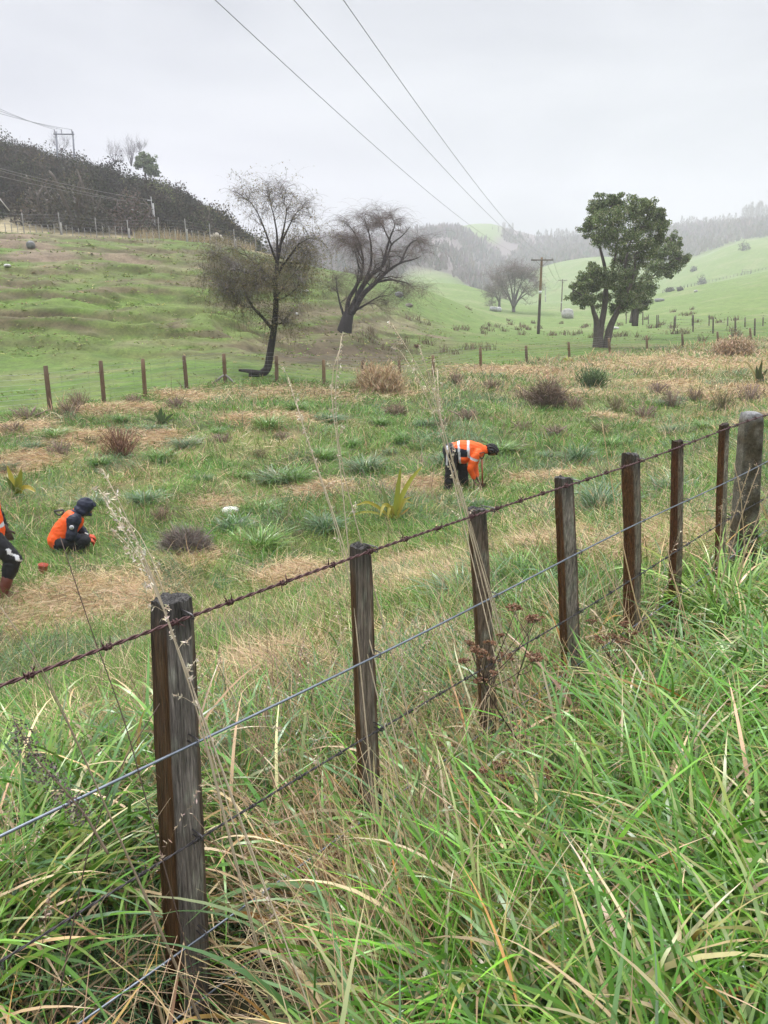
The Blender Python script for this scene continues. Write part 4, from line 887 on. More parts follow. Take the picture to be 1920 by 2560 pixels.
# ------------------------------------------------------------------ field vegetation (what nobody could count)
LUSH = [(.09, .225, .02), (.13, .27, .03), (.07, .17, .018), (.165, .28, .045)]
YEL = [(.19, .25, .05), (.25, .27, .07), (.16, .22, .045)]
BLUE = [(.10, .19, .075), (.14, .23, .11), (.08, .16, .055)]
STR = [(.58, .45, .24), (.66, .54, .32), (.50, .36, .19), (.42, .30, .17)]
TAN = [(.52, .36, .21), (.46, .30, .17), (.56, .42, .26)]
BRN2 = [(.26, .19, .13), (.20, .145, .10), (.31, .23, .16)]
def field_veg():
    # tufts: a centre, a kind and a size, then blades around it
    nT = 11500
    Y = np.exp(rng.uniform(math.log(1.6), math.log(66), nT)); t = rng.uniform(-.64, .64, nT); x = t * Y
    k = (sdist(x, Y) > .25) & (Y < fenceY(t) + rng.uniform(-.5, .9, nT)); x, Y, t = x[k], Y[k], t[k]; n = len(x)
    sw = strawness(x, Y); r = rng.random(n); lush = fbm(x * .6, Y * .6, 81); far = sst(22, 38, Y) * sst(-.02, .12, t)
    kind = np.where(r < sw * .92, 3, np.where(r > .955, 5, np.where(lush > .45, 0, 1)))
    b = fbm(x * .9 + 7, Y * .9, 83); kind = np.where((kind < 2) & (b > .64), 2, kind); kind = np.where((kind < 3) & (rng.random(n) < .05 + .4 * far), 4, kind)
    gs, dd = Geo(), Geo()
    for kd, cols, nb, Ln, lean, curve, g in ((0, LUSH, 22, (.12, .30), (.1, .9), (.4, 1.5), gs), (1, YEL, 20, (.10, .26), (.2, 1.0), (.4, 1.5), gs), (2, BLUE, 26, (.2, .42), (.1, .9), (.7, 1.9), gs), (3, STR, 22, (.15, .40), (1.0, 1.55), (.0, .35), dd), (4, TAN, 18, (.15, .5), (.1, .9), (.2, 1.1), dd), (5, BRN2, 14, (.15, .45), (.0, .8), (0, .6), dd)):
        i = np.where(kind == kd)[0]; c = jit(cols, len(i), .16); nbv = nb
        idx = np.repeat(np.arange(len(i)), nbv); m = len(idx); px, py = x[i][idx], Y[i][idx]
        sp = (.05 + .011 * py) * (1.6 if kd in (3,) else 1.0); px = px + rng.normal(size=m) * sp; py = py + rng.normal(size=m) * sp * 1.2
        kk = (sdist(px, py) > .12) & (py < fenceY(px / np.maximum(py, 8)) + 1.0); px, py, idx = px[kk], py[kk], idx[kk]; m = len(px); pz = G(px, py)
        L_ = rng.uniform(*Ln, m) * (.8 + .5 * vn(px * .8, py * .8, 85)) * (1 + .006 * py); W = np.maximum(.0042, .00062 * py) * rng.uniform(.7, 1.4, m)
        cc = c[idx] * (1 + .16 * rng.normal(size=(m, 1))).clip(.5, 1.6)
        mixw = (rng.random(m) < .10)[:, None]; cc = np.where(mixw & (kd < 3), jit(STR, m, .2), cc)
        strips(g, np.stack([px, py, pz - .01], -1), rng.uniform(0, 6.28, m), L_, W, rng.uniform(*lean, m), rng.uniform(*curve, m), 4 if kd < 3 else 3, cc, tw0=rng.normal(size=m) * .5, wob=.5)
    nB = 210000; Y = np.exp(rng.uniform(math.log(1.8), math.log(66), nB)); t = rng.uniform(-.64, .64, nB); x = t * Y
    k = (sdist(x, Y) > .2) & (Y < fenceY(t) + .4); x, Y, t = x[k], Y[k], t[k]; k = (rng.random(len(x)) > strawness(x, Y) * .75) & (rng.random(len(x)) < .35 + .65 * sst(2.5, 6, Y)); x, Y, t = x[k], Y[k], t[k]; m = len(x)
    a = fbm(x * .55, Y * .55, 181); bb = fbm(x * 1.3 + 9, Y * 1.3, 183); c = np.where((a > .5)[:, None], jit(LUSH, m), np.where((bb > .60)[:, None], jit(BLUE, m), jit(LUSH[:2] + YEL, m)))
    c = np.where((rng.random(m) < .08 + .27 * sst(24, 40, Y) * sst(-.05, .12, t))[:, None], jit(STR + TAN, m), c); c = np.where((fbm(x * .8, Y * .8, 187) > .63)[:, None] & (rng.random(m) < .5)[:, None], jit(BRN2, m), c)
    lay = vn(x * .5, Y * .5, 189) * 12.5
    strips(gs, np.stack([x, Y, G(x, Y) - .01], -1), lay + rng.normal(size=m) * .9, rng.uniform(.1, .3, m) * (.6 + .9 * vn(x * .9, Y * .9, 185)) * (1 + .006 * Y), np.maximum(.006, .00065 * Y) * rng.uniform(.7, 1.4, m), rng.uniform(.2, 1.0, m), rng.uniform(.4, 1.6, m), 3, c, tw0=rng.normal(size=m) * .5, wob=.5)
    tag(gs.build('field_grass', M_turf), kind='stuff'); tag(dd.build('dry_field_grass', M_dry), kind='stuff')
field_veg()
def flat_straw():          # loose mown straw lying in the explicit patches
    g = Geo(); P = []
    for p, r, a in STRAW:
        m = int(min(2600, 900 * (r * 4) ** 1.3 / max(1, p[1] / 9) * a)); q = rng.normal(size=(m, 2)) * r * .45 * np.array([1.25, 1]) + p[None, :2]; P.append(q)
    P = np.concatenate(P); k = sdist(P[:, 0], P[:, 1]) > .2; P = P[k]; m = len(P); z = G(P[:, 0], P[:, 1]) + rng.uniform(.0, .07, m)
    d = P[:, 1]; cols = jit(STR + [(.62, .48, .3), (.5, .33, .2)], m, .16)
    strips(g, np.stack([P[:, 0], P[:, 1], z], -1), rng.uniform(0, 6.28, m), rng.uniform(.15, .45, m), np.maximum(.003, .0006 * d) * rng.uniform(.7, 1.3, m), rng.uniform(1.2, 1.6, m), rng.uniform(-.1, .3, m), 3, cols, wob=.6, tw0=rng.normal(size=m))
    tag(g.build('mown_straw', M_dry), kind='stuff')
flat_straw()
def hill_tufts():          # short turf tussocks of the grazed slopes
    g = Geo(); n = 30000; Y = np.exp(rng.uniform(math.log(23), math.log(120), n)); t = rng.uniform(-.62, .62, n); x = t * Y
    k = Y > fenceY(t) + .5; x, Y, t = x[k], Y[k], t[k]; tz, fl, hl = zones(x, Y)
    cl = fbm(x * .45, Y * .9, 91); k = rng.random(len(x)) < np.where(hl > .4, sst(.36, .6, cl), .30 * sst(.45, .6, cl)); k &= ~((Y > 86) & (t < -.1))
    x, Y, t, hl = x[k], Y[k], t[k], hl[k]; m = len(x); z = G(x, Y)
    kind = rng.random(m); c = np.where((kind < .42)[:, None], jit([(.17, .27, .045), (.14, .23, .04)], m), np.where((kind < .72)[:, None], jit([(.25, .27, .08), (.22, .24, .07)], m), jit([(.3, .24, .12), (.22, .17, .09)], m)))
    for q in range(4):
        strips(g, np.stack([x + rng.normal(size=m) * .12, Y + rng.normal(size=m) * .12, z - .02], -1), rng.uniform(0, 6.28, m), rng.uniform(.08, .2, m) * (1 + hl * .4), .0010 * Y * rng.uniform(.8, 1.6, m), rng.uniform(.7, 1.4, m), rng.uniform(.3, 1.2, m), 2, c * (1 + .15 * rng.normal(size=(m, 1))), tw0=rng.normal(size=m) * .6, prof=np.array([1, .8, .2]))
    tag(g.build('hillside_turf', M_short), kind='stuff')
    # rushes in the valley
    g = Geo(); n = 190; Y = np.exp(rng.uniform(math.log(48), math.log(140), n)); t = rng.uniform(-.05, .45, n); x = t * Y; k = (Y > fenceY(t) + 3) & (fbm(x * .05, Y * .05, 95) > .44); x, Y = x[k], Y[k]
    i = np.repeat(np.arange(len(x)), 26); m = len(i); px, py = x[i] + rng.normal(size=m) * .25, Y[i] + rng.normal(size=m) * .25
    strips(g, np.stack([px, py, G(px, py) - .03], -1), rng.uniform(0, 6.28, m), rng.uniform(.3, .75, m), .00075 * py, rng.uniform(0, .6, m), rng.uniform(0, .7, m), 2, jit([(.2, .14, .09), (.15, .11, .06), (.16, .14, .07)], m), tw0=rng.normal(size=m), prof=np.array([1, .8, .3]))
    tag(g.build('rushes', M_dry), kind='stuff')
hill_tufts()
def roadside():
    g, d = Geo(), Geo()
    DEW = []
    def region(n, y0, y1, s0, s1, x0=-9):
        Y = np.exp(rng.uniform(math.log(y0), math.log(y1), n)); t = rng.uniform(-.75, .72, n); x = t * np.sqrt(Y ** 2 + .3); s = sdist(x, Y); q_ = np.clip((Y - 1.2) / .42, 0, 1); k = (s > s0) & (s < s1) & (x > x0) & ((np.hypot(x + .36 + .14 * q_, Y - 1.2 - .40 * q_) > .34) | (rng.random(n) < .05)); return x[k], Y[k], s[k]
    # understorey: brown thatch and green blades, coloured darker to paint shade into the gaps
    x, y, s = region(27000, .75, 8, -2.6, .35); m = len(x)
    lushw = sst(-.1, .9, x - .25 * (y - 1.5)) ; c = np.where((rng.random(m) < .42 + .3 * (1 - lushw))[:, None], jit([(.22, .16, .09), (.15, .10, .055), (.30, .22, .13), (.11, .07, .04)], m), jit(LUSH, m) * .75)
    strips(g, np.stack([x, y, G(x, y) - .02], -1), rng.uniform(0, 6.28, m), rng.uniform(.14, .36, m), rng.uniform(.0028, .0065, m), rng.uniform(.1, 1.2, m), rng.uniform(.3, 1.6, m), 5, c, wob=.8, tw0=rng.normal(size=m) * .6)
    # long arching blades
    x, y, s = region(11000, .85, 8, -2.4, .22); m = len(x); lushw = sst(-.25, .75, x - .25 * (y - 1.5)); cl = fbm(x * 2.2, y * 2.2, 101)
    k = (rng.random(m) < (.10 + .9 * lushw) * (.35 + 1.1 * sst(.38, .62, cl))) & (np.hypot(x + .42, y - 1.5) > .2); x, y, s, lushw = x[k], y[k], s[k], lushw[k]; m = len(x)
    yg = jit([(.16, .27, .04), (.22, .30, .06)], m); c = np.where((rng.random(m) < .22)[:, None], yg, jit(LUSH + BLUE[:2], m)); dead = rng.random(m) < .10 + .1 * (1 - lushw); c = np.where(dead[:, None], jit(STR + [(.5, .28, .08)], m), c)
    tip = np.where((rng.random(m) < .3)[:, None], jit([(.42, .32, .16), (.35, .2, .06)], m), c)
    strips(g, np.stack([x, y, G(x, y) - .02], -1), rng.normal(size=m) * 1.3 + np.where(rng.random(m) < .5, 2.7, 0.2), rng.uniform(.32, .72, m) * (.85 + .3 * vn(x * 3, y * 3, 103)), rng.uniform(.006, .013, m), rng.uniform(.03, .7, m), rng.uniform(.5, 2.3, m), 10, c, tip, tw0=rng.normal(size=m) * .35, tw1=rng.normal(size=m) * .9, wob=.7)
    # radiating clumps of lush cocksfoot on the verge
    x, y, s = region(1200, 1.0, 7, -2.3, -.10, .12); k = rng.random(len(x)) < .36 * (.4 + sst(0, .6, x - .3 * (y - 1.2))); x, y = x[k], y[k]
    for a, b in zip(x, y):
        n = rng.integers(45, 100); P = np.array([a, b]) + rng.normal(size=(n, 2)) * .055; az = np.arctan2(P[:, 1] - b, P[:, 0] - a) + rng.normal(size=n) * .45; L0 = rng.uniform(.40, .74)
        c0 = np.array((LUSH + [(.10, .27, .02), (.14, .31, .03), (.10, .23, .04)])[rng.integers(0, 7)]) * rng.uniform(.95, 1.4); c = c0 * (1 + .16 * rng.normal(size=(n, 1))).clip(.6, 1.5); dead = rng.random(n) < .09; c = np.where(dead[:, None], jit(STR, n), c)
        Cd = strips(g, np.stack([P[:, 0], P[:, 1], G(P[:, 0], P[:, 1]) - .02], -1), az, L0 * rng.uniform(.5, 1.15, n), rng.uniform(.009, .018, n), rng.uniform(.02, .5, n), rng.uniform(.8, 2.5, n), 11, c, np.where((rng.random(n) < .2)[:, None], jit([(.4, .3, .12)], n), c), tw0=rng.normal(size=n) * .25, tw1=rng.normal(size=n) * .6, wob=.35)
        if b < 3.2: DEW.append(Cd[:, 3:].reshape(-1, 3))
    # big broad cocksfoot blades close to the camera
    x, y, s = region(5200, .9, 3.4, -1.7, .0, -.2); m = len(x); k = rng.random(m) < .75; x, y = x[k], y[k]; m = len(x)
    c = jit([(.10, .23, .025), (.14, .27, .04), (.09, .19, .05), (.15, .25, .09)], m, .18); dead = rng.random(m) < .12; c = np.where(dead[:, None], jit([(.5, .38, .2), (.55, .44, .28), (.46, .24, .06)], m), c)
    strips(g, np.stack([x, y, G(x, y)], -1), rng.normal(size=m) * 1.1 + np.where(rng.random(m) < .6, 2.9, .4), rng.uniform(.40, .78, m), rng.uniform(.010, .018, m), rng.uniform(.1, .7, m), rng.uniform(.8, 2.4, m), 12, c, np.where((rng.random(m) < .35)[:, None], jit([(.45, .34, .18)], m), c), tw0=rng.normal(size=m) * .3, tw1=rng.normal(size=m) * .8, wob=.6)
    # blue-green drooping tussock beyond the wires, bottom left
    n = 2600; c0 = np.array([-1.15, 1.9]); P = c0 + rng.normal(size=(n, 2)) * np.array([.30, .42]); k = (sdist(P[:, 0], P[:, 1]) > .1) & (np.hypot(P[:, 0] + .5, P[:, 1] - 1.55) > .5); P = P[k]; n = len(P)
    Cd = strips(g, np.stack([P[:, 0], P[:, 1], G(P[:, 0], P[:, 1])], -1), rng.uniform(0, 6.28, n), rng.uniform(.45, .85, n), rng.uniform(.010, .017, n), rng.uniform(.0, .5, n), rng.uniform(.9, 2.5, n), 11, np.where((rng.random(n) < .16)[:, None], jit(STR, n), jit(BLUE[:1] + LUSH + YEL[:1], n)), tw0=rng.normal(size=n) * .3, tw1=rng.normal(size=n) * .5, wob=.4)
    DEW.append(Cd[:, 4:].reshape(-1, 3))
    # lush green tussocks just beyond the fence
    for cx, cy, sx, sy, n, L0 in ((-.35, 2.9, .3, .3, 900, .45), (.35, 3.6, .35, .4, 900, .45), (-1.0, 3.3, .4, .4, 700, .35), (1.0, 4.6, .4, .4, 700, .4), (.1, 3.3, .25, .25, 600, .4)):
        P = np.array([cx, cy]) + rng.normal(size=(n, 2)) * [sx, sy]; k = sdist(P[:, 0], P[:, 1]) > .15; P = P[k]; n = len(P)
        strips(g, np.stack([P[:, 0], P[:, 1], G(P[:, 0], P[:, 1])], -1), rng.uniform(0, 6.28, n), rng.uniform(.5, 1.15, n) * L0, rng.uniform(.005, .009, n), rng.uniform(.0, .7, n), rng.uniform(.7, 2.0, n), 8, jit(LUSH + BLUE, n), tw0=rng.normal(size=n) * .4, wob=.5)
    # dead matted stalks along the fence
    x, y, s = region(24000, .9, 7.5, -.75, .55); m = len(x); k = rng.random(m) < (.12 + .88 * np.exp(-((x - .06 - .3 * (y - 1.5)) / .5) ** 2)) * np.where(x - .3 * (y - 1.2) > .7, .2, 1.); x, y = x[k], y[k]; m = len(x)
    strips(d, np.stack([x, y, G(x, y)], -1), rng.normal(size=m) * .9 + np.where(rng.random(m) < .72, 2.9, .3), rng.uniform(.3, .75, m), rng.uniform(.0018, .0042, m), rng.uniform(.1, 1.25, m), rng.uniform(-.1, .7, m), 6, jit([(.52, .40, .23), (.44, .32, .18), (.6, .49, .31), (.34, .22, .12)], m), tw0=rng.uniform(0, 3, m), wob=.35, prof=np.linspace(1, .5, 7))
    x, y, s = region(7000, .9, 4, -1.4, .35, -1.2); k = rng.random(len(x)) < np.where(x - .3 * (y - 1.2) > .55, .35, 1); x, y = x[k], y[k]; m = len(x)
    strips(d, np.stack([x, y, G(x, y) + .05], -1), rng.uniform(0, 6.28, m), rng.uniform(.22, .5, m), rng.uniform(.006, .012, m), rng.uniform(.3, 1.1, m), rng.uniform(.6, 2.1, m), 9, jit([(.50, .38, .23), (.58, .46, .3), (.42, .27, .13), (.36, .25, .14), (.5, .3, .1)], m), tw0=rng.normal(size=m) * .6, tw1=rng.normal(size=m) * 1.6, wob=.9)
    # tall fine stalks through the wires, with seed heads
    x, y, s = region(1500, 1.2, 7, -.35, .8); m = len(x); k = rng.random(m) < .42 * np.where(x < .1 + .3 * (y - 1.5), 1.1, .75); x, y = x[k], y[k]; m = len(x)
    C = strips(d, np.stack([x, y, G(x, y)], -1), rng.normal(size=m) * .6 + np.where(rng.random(m) < .75, 2.8, .5), rng.uniform(.55, 1.02, m), rng.uniform(.0022, .0034, m), rng.uniform(.1, .65, m), rng.uniform(0, .55, m), 8, jit([(.42, .31, .18), (.5, .4, .25), (.22, .14, .10), (.35, .25, .15)], m), tw0=rng.uniform(0, 3, m), prof=np.linspace(1, .45, 9), wob=.15)
    hd = rng.random(m) < .45
    for k in range(40):
        u = rng.random(hd.sum()); a, b = C[hd][:, 6], C[hd][:, 8]; P = a + (b - a) * u[:, None] + rng.normal(size=(hd.sum(), 3)) * .006 * (1.4 - u)[:, None]
        quads_at(d, P, rng.uniform(.008, .018, len(P)), jit([(.46, .36, .25), (.36, .26, .2), (.52, .43, .31)], len(P)), asp=.3)
    Dp = np.concatenate(DEW); Dp = Dp[rng.integers(0, len(Dp), 9000)] + rng.normal(size=(9000, 3)) * .003; w = Geo(); r_ = rng.uniform(.0010, .0026, 9000)
    o6 = np.array([[1, 0, 0], [-1, 0, 0], [0, 1, 0], [0, -1, 0], [0, 0, 1], [0, 0, -1]]); f8 = np.array([[0, 2, 4], [2, 1, 4], [1, 3, 4], [3, 0, 4], [2, 0, 5], [1, 2, 5], [3, 1, 5], [0, 3, 5]])
    w.add((Dp[:, None] + o6[None] * r_[:, None, None]).reshape(-1, 3), None, (np.arange(9000)[:, None, None] * 6 + f8[None]).reshape(-1, 3), (.9, .93, .95)); tag(w.build('dew', M_dew), kind='stuff')
    tag(g.build('roadside_grass', M_grass), kind='stuff'); tag(d.build('dead_roadside_grass', M_dry), kind='stuff')
roadside()

# ------------------------------------------------------------------ single plants
def c4(x, y): return (.3858 * x / K, (860 + .3858 * y) / K)
def c5(x, y): return ((640 + .3858 * x) / K, (860 + .3858 * y) / K)
def c6(x, y): return ((1280 + .3858 * x) / K, (860 + .3858 * y) / K)
def c8(x, y): return ((1120 + .2079 * x) / K, (1500 + .2079 * y) / K)
def c9(x, y): return ((1280 + .3858 * x) / K, (1300 + .3858 * y) / K)
def c10(x, y): return (.3858 * x / K, (1440 + .3858 * y) / K)
def resample(pts, n):
    p = np.asarray(pts, float); s = np.concatenate([[0], np.cumsum(np.linalg.norm(np.diff(p, axis=0), axis=1))]); u = np.linspace(0, s[-1], n)
    q = np.stack([np.interp(u, s, p[:, k]) for k in range(p.shape[1])], -1)
    for _ in range(2): q[1:-1] = .25 * q[:-2] + .5 * q[1:-1] + .25 * q[2:]
    return q
def ribbon(g, path, w, col, fold=.35):
    p = np.asarray(path); n = len(p); k = np.linspace(0, 1, n); tg = np.gradient(p, axis=0); tg /= np.linalg.norm(tg, axis=1, keepdims=True)
    v = p / np.linalg.norm(p, axis=1, keepdims=True); sd = np.cross(tg, v); sd /= np.linalg.norm(sd, axis=1, keepdims=True); nn = np.cross(sd, tg)
    hw = .5 * w * np.clip((.7 + .9 * k) * (1 - k ** 2.5), .03, 1)[:, None]
    V = np.stack([p - sd * hw, p + nn * hw * fold, p + sd * hw], 1).reshape(-1, 3); b = np.arange(n - 1) * 3
    q = np.concatenate([np.stack([b, b + 1, b + 4, b + 3], -1), np.stack([b + 1, b + 2, b + 5, b + 4], -1)]); g.add(V, q, None, col)
def flax(conv, base, leaves, label, y0=4, scale=1):
    b = hit(*conv(*base), y0); e = empty('flax_plant', tuple(b), label, 'flax plant')
    for pts, w, col in leaves:
        n = len(pts); dy = random.uniform(-.35, .35); P = resample([at(*conv(*p), b[1] + dy * (k / (n - 1)) ** 1.2) for k, p in enumerate(pts)], 16)
        g = Geo(); ribbon(g, P, w * .3858 / F * b[1], col); g.build('leaf', M_grass, e)
YG, YL, OG, TN = (.28, .30, .045), (.42, .36, .06), (.14, .18, .04), (.42, .26, .08)
flax(c5, (890, 1140), [([(892, 1140), (912, 1000), (925, 900), (940, 788)], 34, YG), ([(902, 1135), (940, 990), (1000, 880), (1083, 785)], 34, (.36, .36, .05)), ([(885, 1140), (845, 1030), (818, 915)], 32, OG), ([(880, 1140), (800, 1060), (720, 1018), (628, 1055)], 22, YL), ([(872, 1145), (790, 1095), (700, 1085), (550, 1132)], 16, (.42, .38, .07)),
    ([(890, 1140), (858, 1040), (825, 1040), (803, 1122)], 26, YL), ([(892, 1140), (880, 1048), (862, 1062), (855, 1140)], 24, YL), ([(915, 1120), (955, 1010), (1012, 990)], 20, YL), ([(920, 1110), (970, 1015), (1022, 1035)], 14, (.45, .38, .12)), ([(885, 1145), (830, 1165), (720, 1095)], 16, TN), ([(905, 1140), (915, 1060), (905, 980)], 26, OG), ([(900, 1145), (960, 1090), (1000, 1055)], 14, TN)],
    'yellow-green flax plant with tall sword leaves and drooping tips, in front of the bending worker')
flax(c4, (115, 975), [([(110, 975), (80, 890), (45, 785)], 34, YL), ([(115, 975), (125, 900), (138, 805)], 36, (.3, .3, .04)), ([(105, 975), (75, 920), (40, 860)], 28, OG), ([(125, 970), (150, 925), (185, 925), (238, 962)], 26, (.5, .38, .06)), ([(112, 975), (108, 915), (104, 860)], 28, YG), ([(120, 975), (150, 900), (200, 850)], 16, OG), ([(108, 975), (90, 940), (100, 910), (112, 960)], 24, YL)],
    'small yellow flax plant at the left edge, behind the crouching worker')
flax(c6, (1600, 250), [([(1600, 250), (1605, 180), (1622, 105)], 22, (.07, .09, .03)), ([(1592, 250), (1588, 190), (1585, 140)], 20, (.06, .08, .03)), ([(1585, 250), (1560, 170), (1520, 115), (1468, 118)], 12, (.4, .34, .16)), ([(1610, 250), (1630, 200), (1655, 160)], 18, (.06, .08, .03)), ([(1596, 250), (1575, 215), (1570, 180)], 16, (.08, .1, .04)), ([(1605, 255), (1640, 230), (1662, 225)], 16, (.07, .09, .035)), ([(1600, 255), (1614, 195), (1610, 150)], 18, (.08, .1, .035))],
    'dark green flax plant with one pale arched leaf at the right edge of the field', 10)
flax(c4, (1045, 525), [([(1045, 525), (1038, 460), (1045, 408)], 30, (.09, .14, .06)), ([(1050, 525), (1085, 480), (1128, 448)], 18, (.09, .14, .06)), ([(1040, 525), (980, 490), (915, 488)], 16, (.12, .17, .07)), ([(1048, 525), (1062, 470), (1070, 440)], 20, (.1, .15, .06)), ([(1055, 525), (1110, 490), (1135, 490)], 14, (.12, .16, .07)), ([(1040, 525), (1020, 470), (1000, 440)], 18, (.1, .15, .06))],
    'small green flax plant in the rough field below the braced fence post', 10)
flax(c6, (362, 118), [([(362, 118), (345, 95), (328, 100), (322, 118)], 14, (.4, .38, .08)), ([(362, 118), (385, 98), (412, 122)], 14, (.42, .4, .1)), ([(360, 118), (358, 90), (352, 72)], 12, YG), ([(364, 118), (372, 92), (378, 80)], 10, YG)],
    'tiny yellow flax tuft at the foot of a paddock fence post', 20)
def seedhead(g, P0, P1, m, r, cols, size):
    u = rng.random(m)[:, None]; P = np.asarray(P0) * (1 - u) + np.asarray(P1) * u + rng.normal(size=(m, 3)) * r * (1.2 - .7 * u)
    quads_at(g, P, size * .5 * rng.uniform(.6, 1.4, m), jit(cols, m), asp=.3, up=.3)
PALE = [(.62, .55, .42), (.55, .46, .32), (.68, .62, .5)]
def stalks(name, label, stems, cat='dry grass', col=PALE[1], r=.0022, heads=True, hcol=PALE, hr=.010, hn=70, hs=.02):
    b = at(*stems[0][0][0], stems[0][1]); b = np.array([b[0], b[1], g1(b[0], b[1])]); e = empty(name, tuple(b), label, cat)
    for pts, Y, dY in stems:
        n = len(pts); P = np.array([at(*p, Y + dY * k / (n - 1)) for k, p in enumerate(pts)]); gz_ = g1(P[0, 0], P[0, 1])
        if P[0, 2] > gz_ + .05: d = P[0] - P[1]; d /= np.linalg.norm(d); d[2] = min(d[2], -.75); P = np.concatenate([[P[0] + d * (P[0, 2] - gz_) / -d[2]], P])
        P = resample(P, 24); g = Geo(); rr = np.linspace(r * 1.25, r * .6, 24); tube(g, P, rr, 5, np.tile(np.array(col) * random.uniform(.8, 1.15), (24, 1)))
        if heads:
            for k in range(15, 24):
                if random.random() < .75:
                    d = P[k] - P[k - 1]; d /= np.linalg.norm(d); sd = d * .6 + rng.normal(size=3) * .5; q = P[k] + sd / np.linalg.norm(sd) * random.uniform(.02, .06) * (1.3 - (k - 15) / 12)
                    tube(g, [P[k], (P[k] + q) / 2 + [0, 0, .004], q], [r * .35] * 3, 3, col, cap=False); seedhead(g, (P[k] + q) / 2, q, hn // 6, hr * .35, hcol, hs)
            seedhead(g, P[-4], P[-1], hn // 2, hr * .4, hcol, hs)
        g.build('stalk', M_dry, e)
stalks('tall_grass_stalks', 'pale tall dead grass stalks leaning left across the nearest fence post', [
    ([(470, 1700), (432, 1550), (395, 1440), (345, 1290), (290, 1150), (250, 1060), (222, 1016)], 1.50, .05), ([(452, 1640), (412, 1480), (375, 1370), (325, 1230), (272, 1110), (236, 1048), (214, 1060)], 1.52, .1),
    ([(400, 1440), (360, 1330), (318, 1230), (262, 1130), (226, 1080)], 1.53, .2), ([(360, 1300), (330, 1200), (290, 1120), (262, 1090), (238, 1110)], 1.75, .1), ([(345, 1290), (320, 1220), (285, 1170), (240, 1142)], 1.8, .0)], r=.0017, hs=.022)
stalks('tall_grass_stalks', 'thin pale grass stalk bending left above the second fence post', [([(762, 1250), (735, 1150), (700, 1050), (655, 925), (622, 815)], 2.25, .1), ([(752, 1240), (728, 1140), (690, 1030), (650, 905), (640, 870)], 2.3, .2)])
stalks('tall_grass_stalks', 'very tall thin grass stalk rising right of the second post past the flax', [([(780, 1170), (742, 1030), (725, 930), (722, 830), (728, 745), (738, 728)], 2.3, .1), ([(735, 1010), (724, 900), (706, 850), (712, 790), (738, 742)], 2.3, .12)])
stalks('tall_grass_stalks', 'bunch of tall pale grass stalks leaning left above the third fence post', [([(1012, 1120), (975, 980), (942, 870), (900, 780), (848, 703)], 2.55, .1), ([(1005, 1110), (962, 970), (932, 870), (895, 800), (866, 760)], 2.6, .1), ([(985, 1020), (950, 900), (925, 800), (905, 745)], 2.6, .0), ([(1000, 1090), (968, 960), (945, 880), (934, 790)], 2.58, .1), ([(965, 975), (945, 890), (948, 830), (945, 800)], 2.6, .1)], r=.0021)
DKS = (.14, .10, .08)
stalks('dark_stalk', 'single dark thin stem leaning left in front of the crouching worker', [([(330, 1780), (262, 1530), (208, 1395), (160, 1250), (130, 1160)], 1.55, .05)], 'weed', DKS, .0017, False)
stalks('dark_stalk', 'dark double stem crossing the top barbed wire left of the nearest post', [([(230, 1745), (170, 1610), (112, 1480), (60, 1390), (0, 1310)], 1.4, .0), ([(222, 1730), (165, 1600), (105, 1480), (70, 1420)], 1.42, .0)], 'weed', (.3, .24, .16), .0018, False)
stalks('dark_stalk', 'dark bare stem slanting up right to the nearest fence post', [([(155, 2010), (190, 1830), (240, 1690), (300, 1590), (345, 1520)], 1.4, .25)], 'weed', (.09, .06, .045), .002, False)
stalks('straw_cane', 'straw-coloured canes crossing the fourth to sixth fence posts', [([(1470, 1620), (1425, 1480), (1370, 1290), (1335, 1130), (1300, 910)], 3.1, .3), ([(1400, 1560), (1310, 1300), (1280, 1200)], 2.9, .1), ([(1498, 1400), (1470, 1290), (1442, 1215)], 3.4, .2), ([(1492, 1400), (1465, 1290), (1440, 1180)], 3.5, .2), ([(1420, 1480), (1310, 1230), (1260, 1150)], 3.2, .2)], 'dry grass', (.5, .37, .2), .0032, False)
stalks('straw_cane', 'cluster of tan canes with feathery tops in front of the concrete post', [([(1480, 1450), (1530, 1250), (1580, 1130), (1620, 1010)], 4.2, .0), ([(1510, 1470), (1560, 1250), (1610, 1090), (1640, 1010)], 4.1, .0), ([(1520, 1480), (1590, 1250), (1640, 1110), (1659, 1060)], 4.1, .0), ([(1500, 1460), (1545, 1290), (1555, 1180), (1560, 1090)], 4.3, .0), ([(1470, 1440), (1500, 1330), (1500, 1210)], 4.2, .1), ([(1545, 1480), (1610, 1200), (1600, 1060), (1585, 1000)], 4.3, .0)], 'dry grass', (.46, .35, .22), .0038, True, [(.42, .34, .22)], .02, 60, .02)
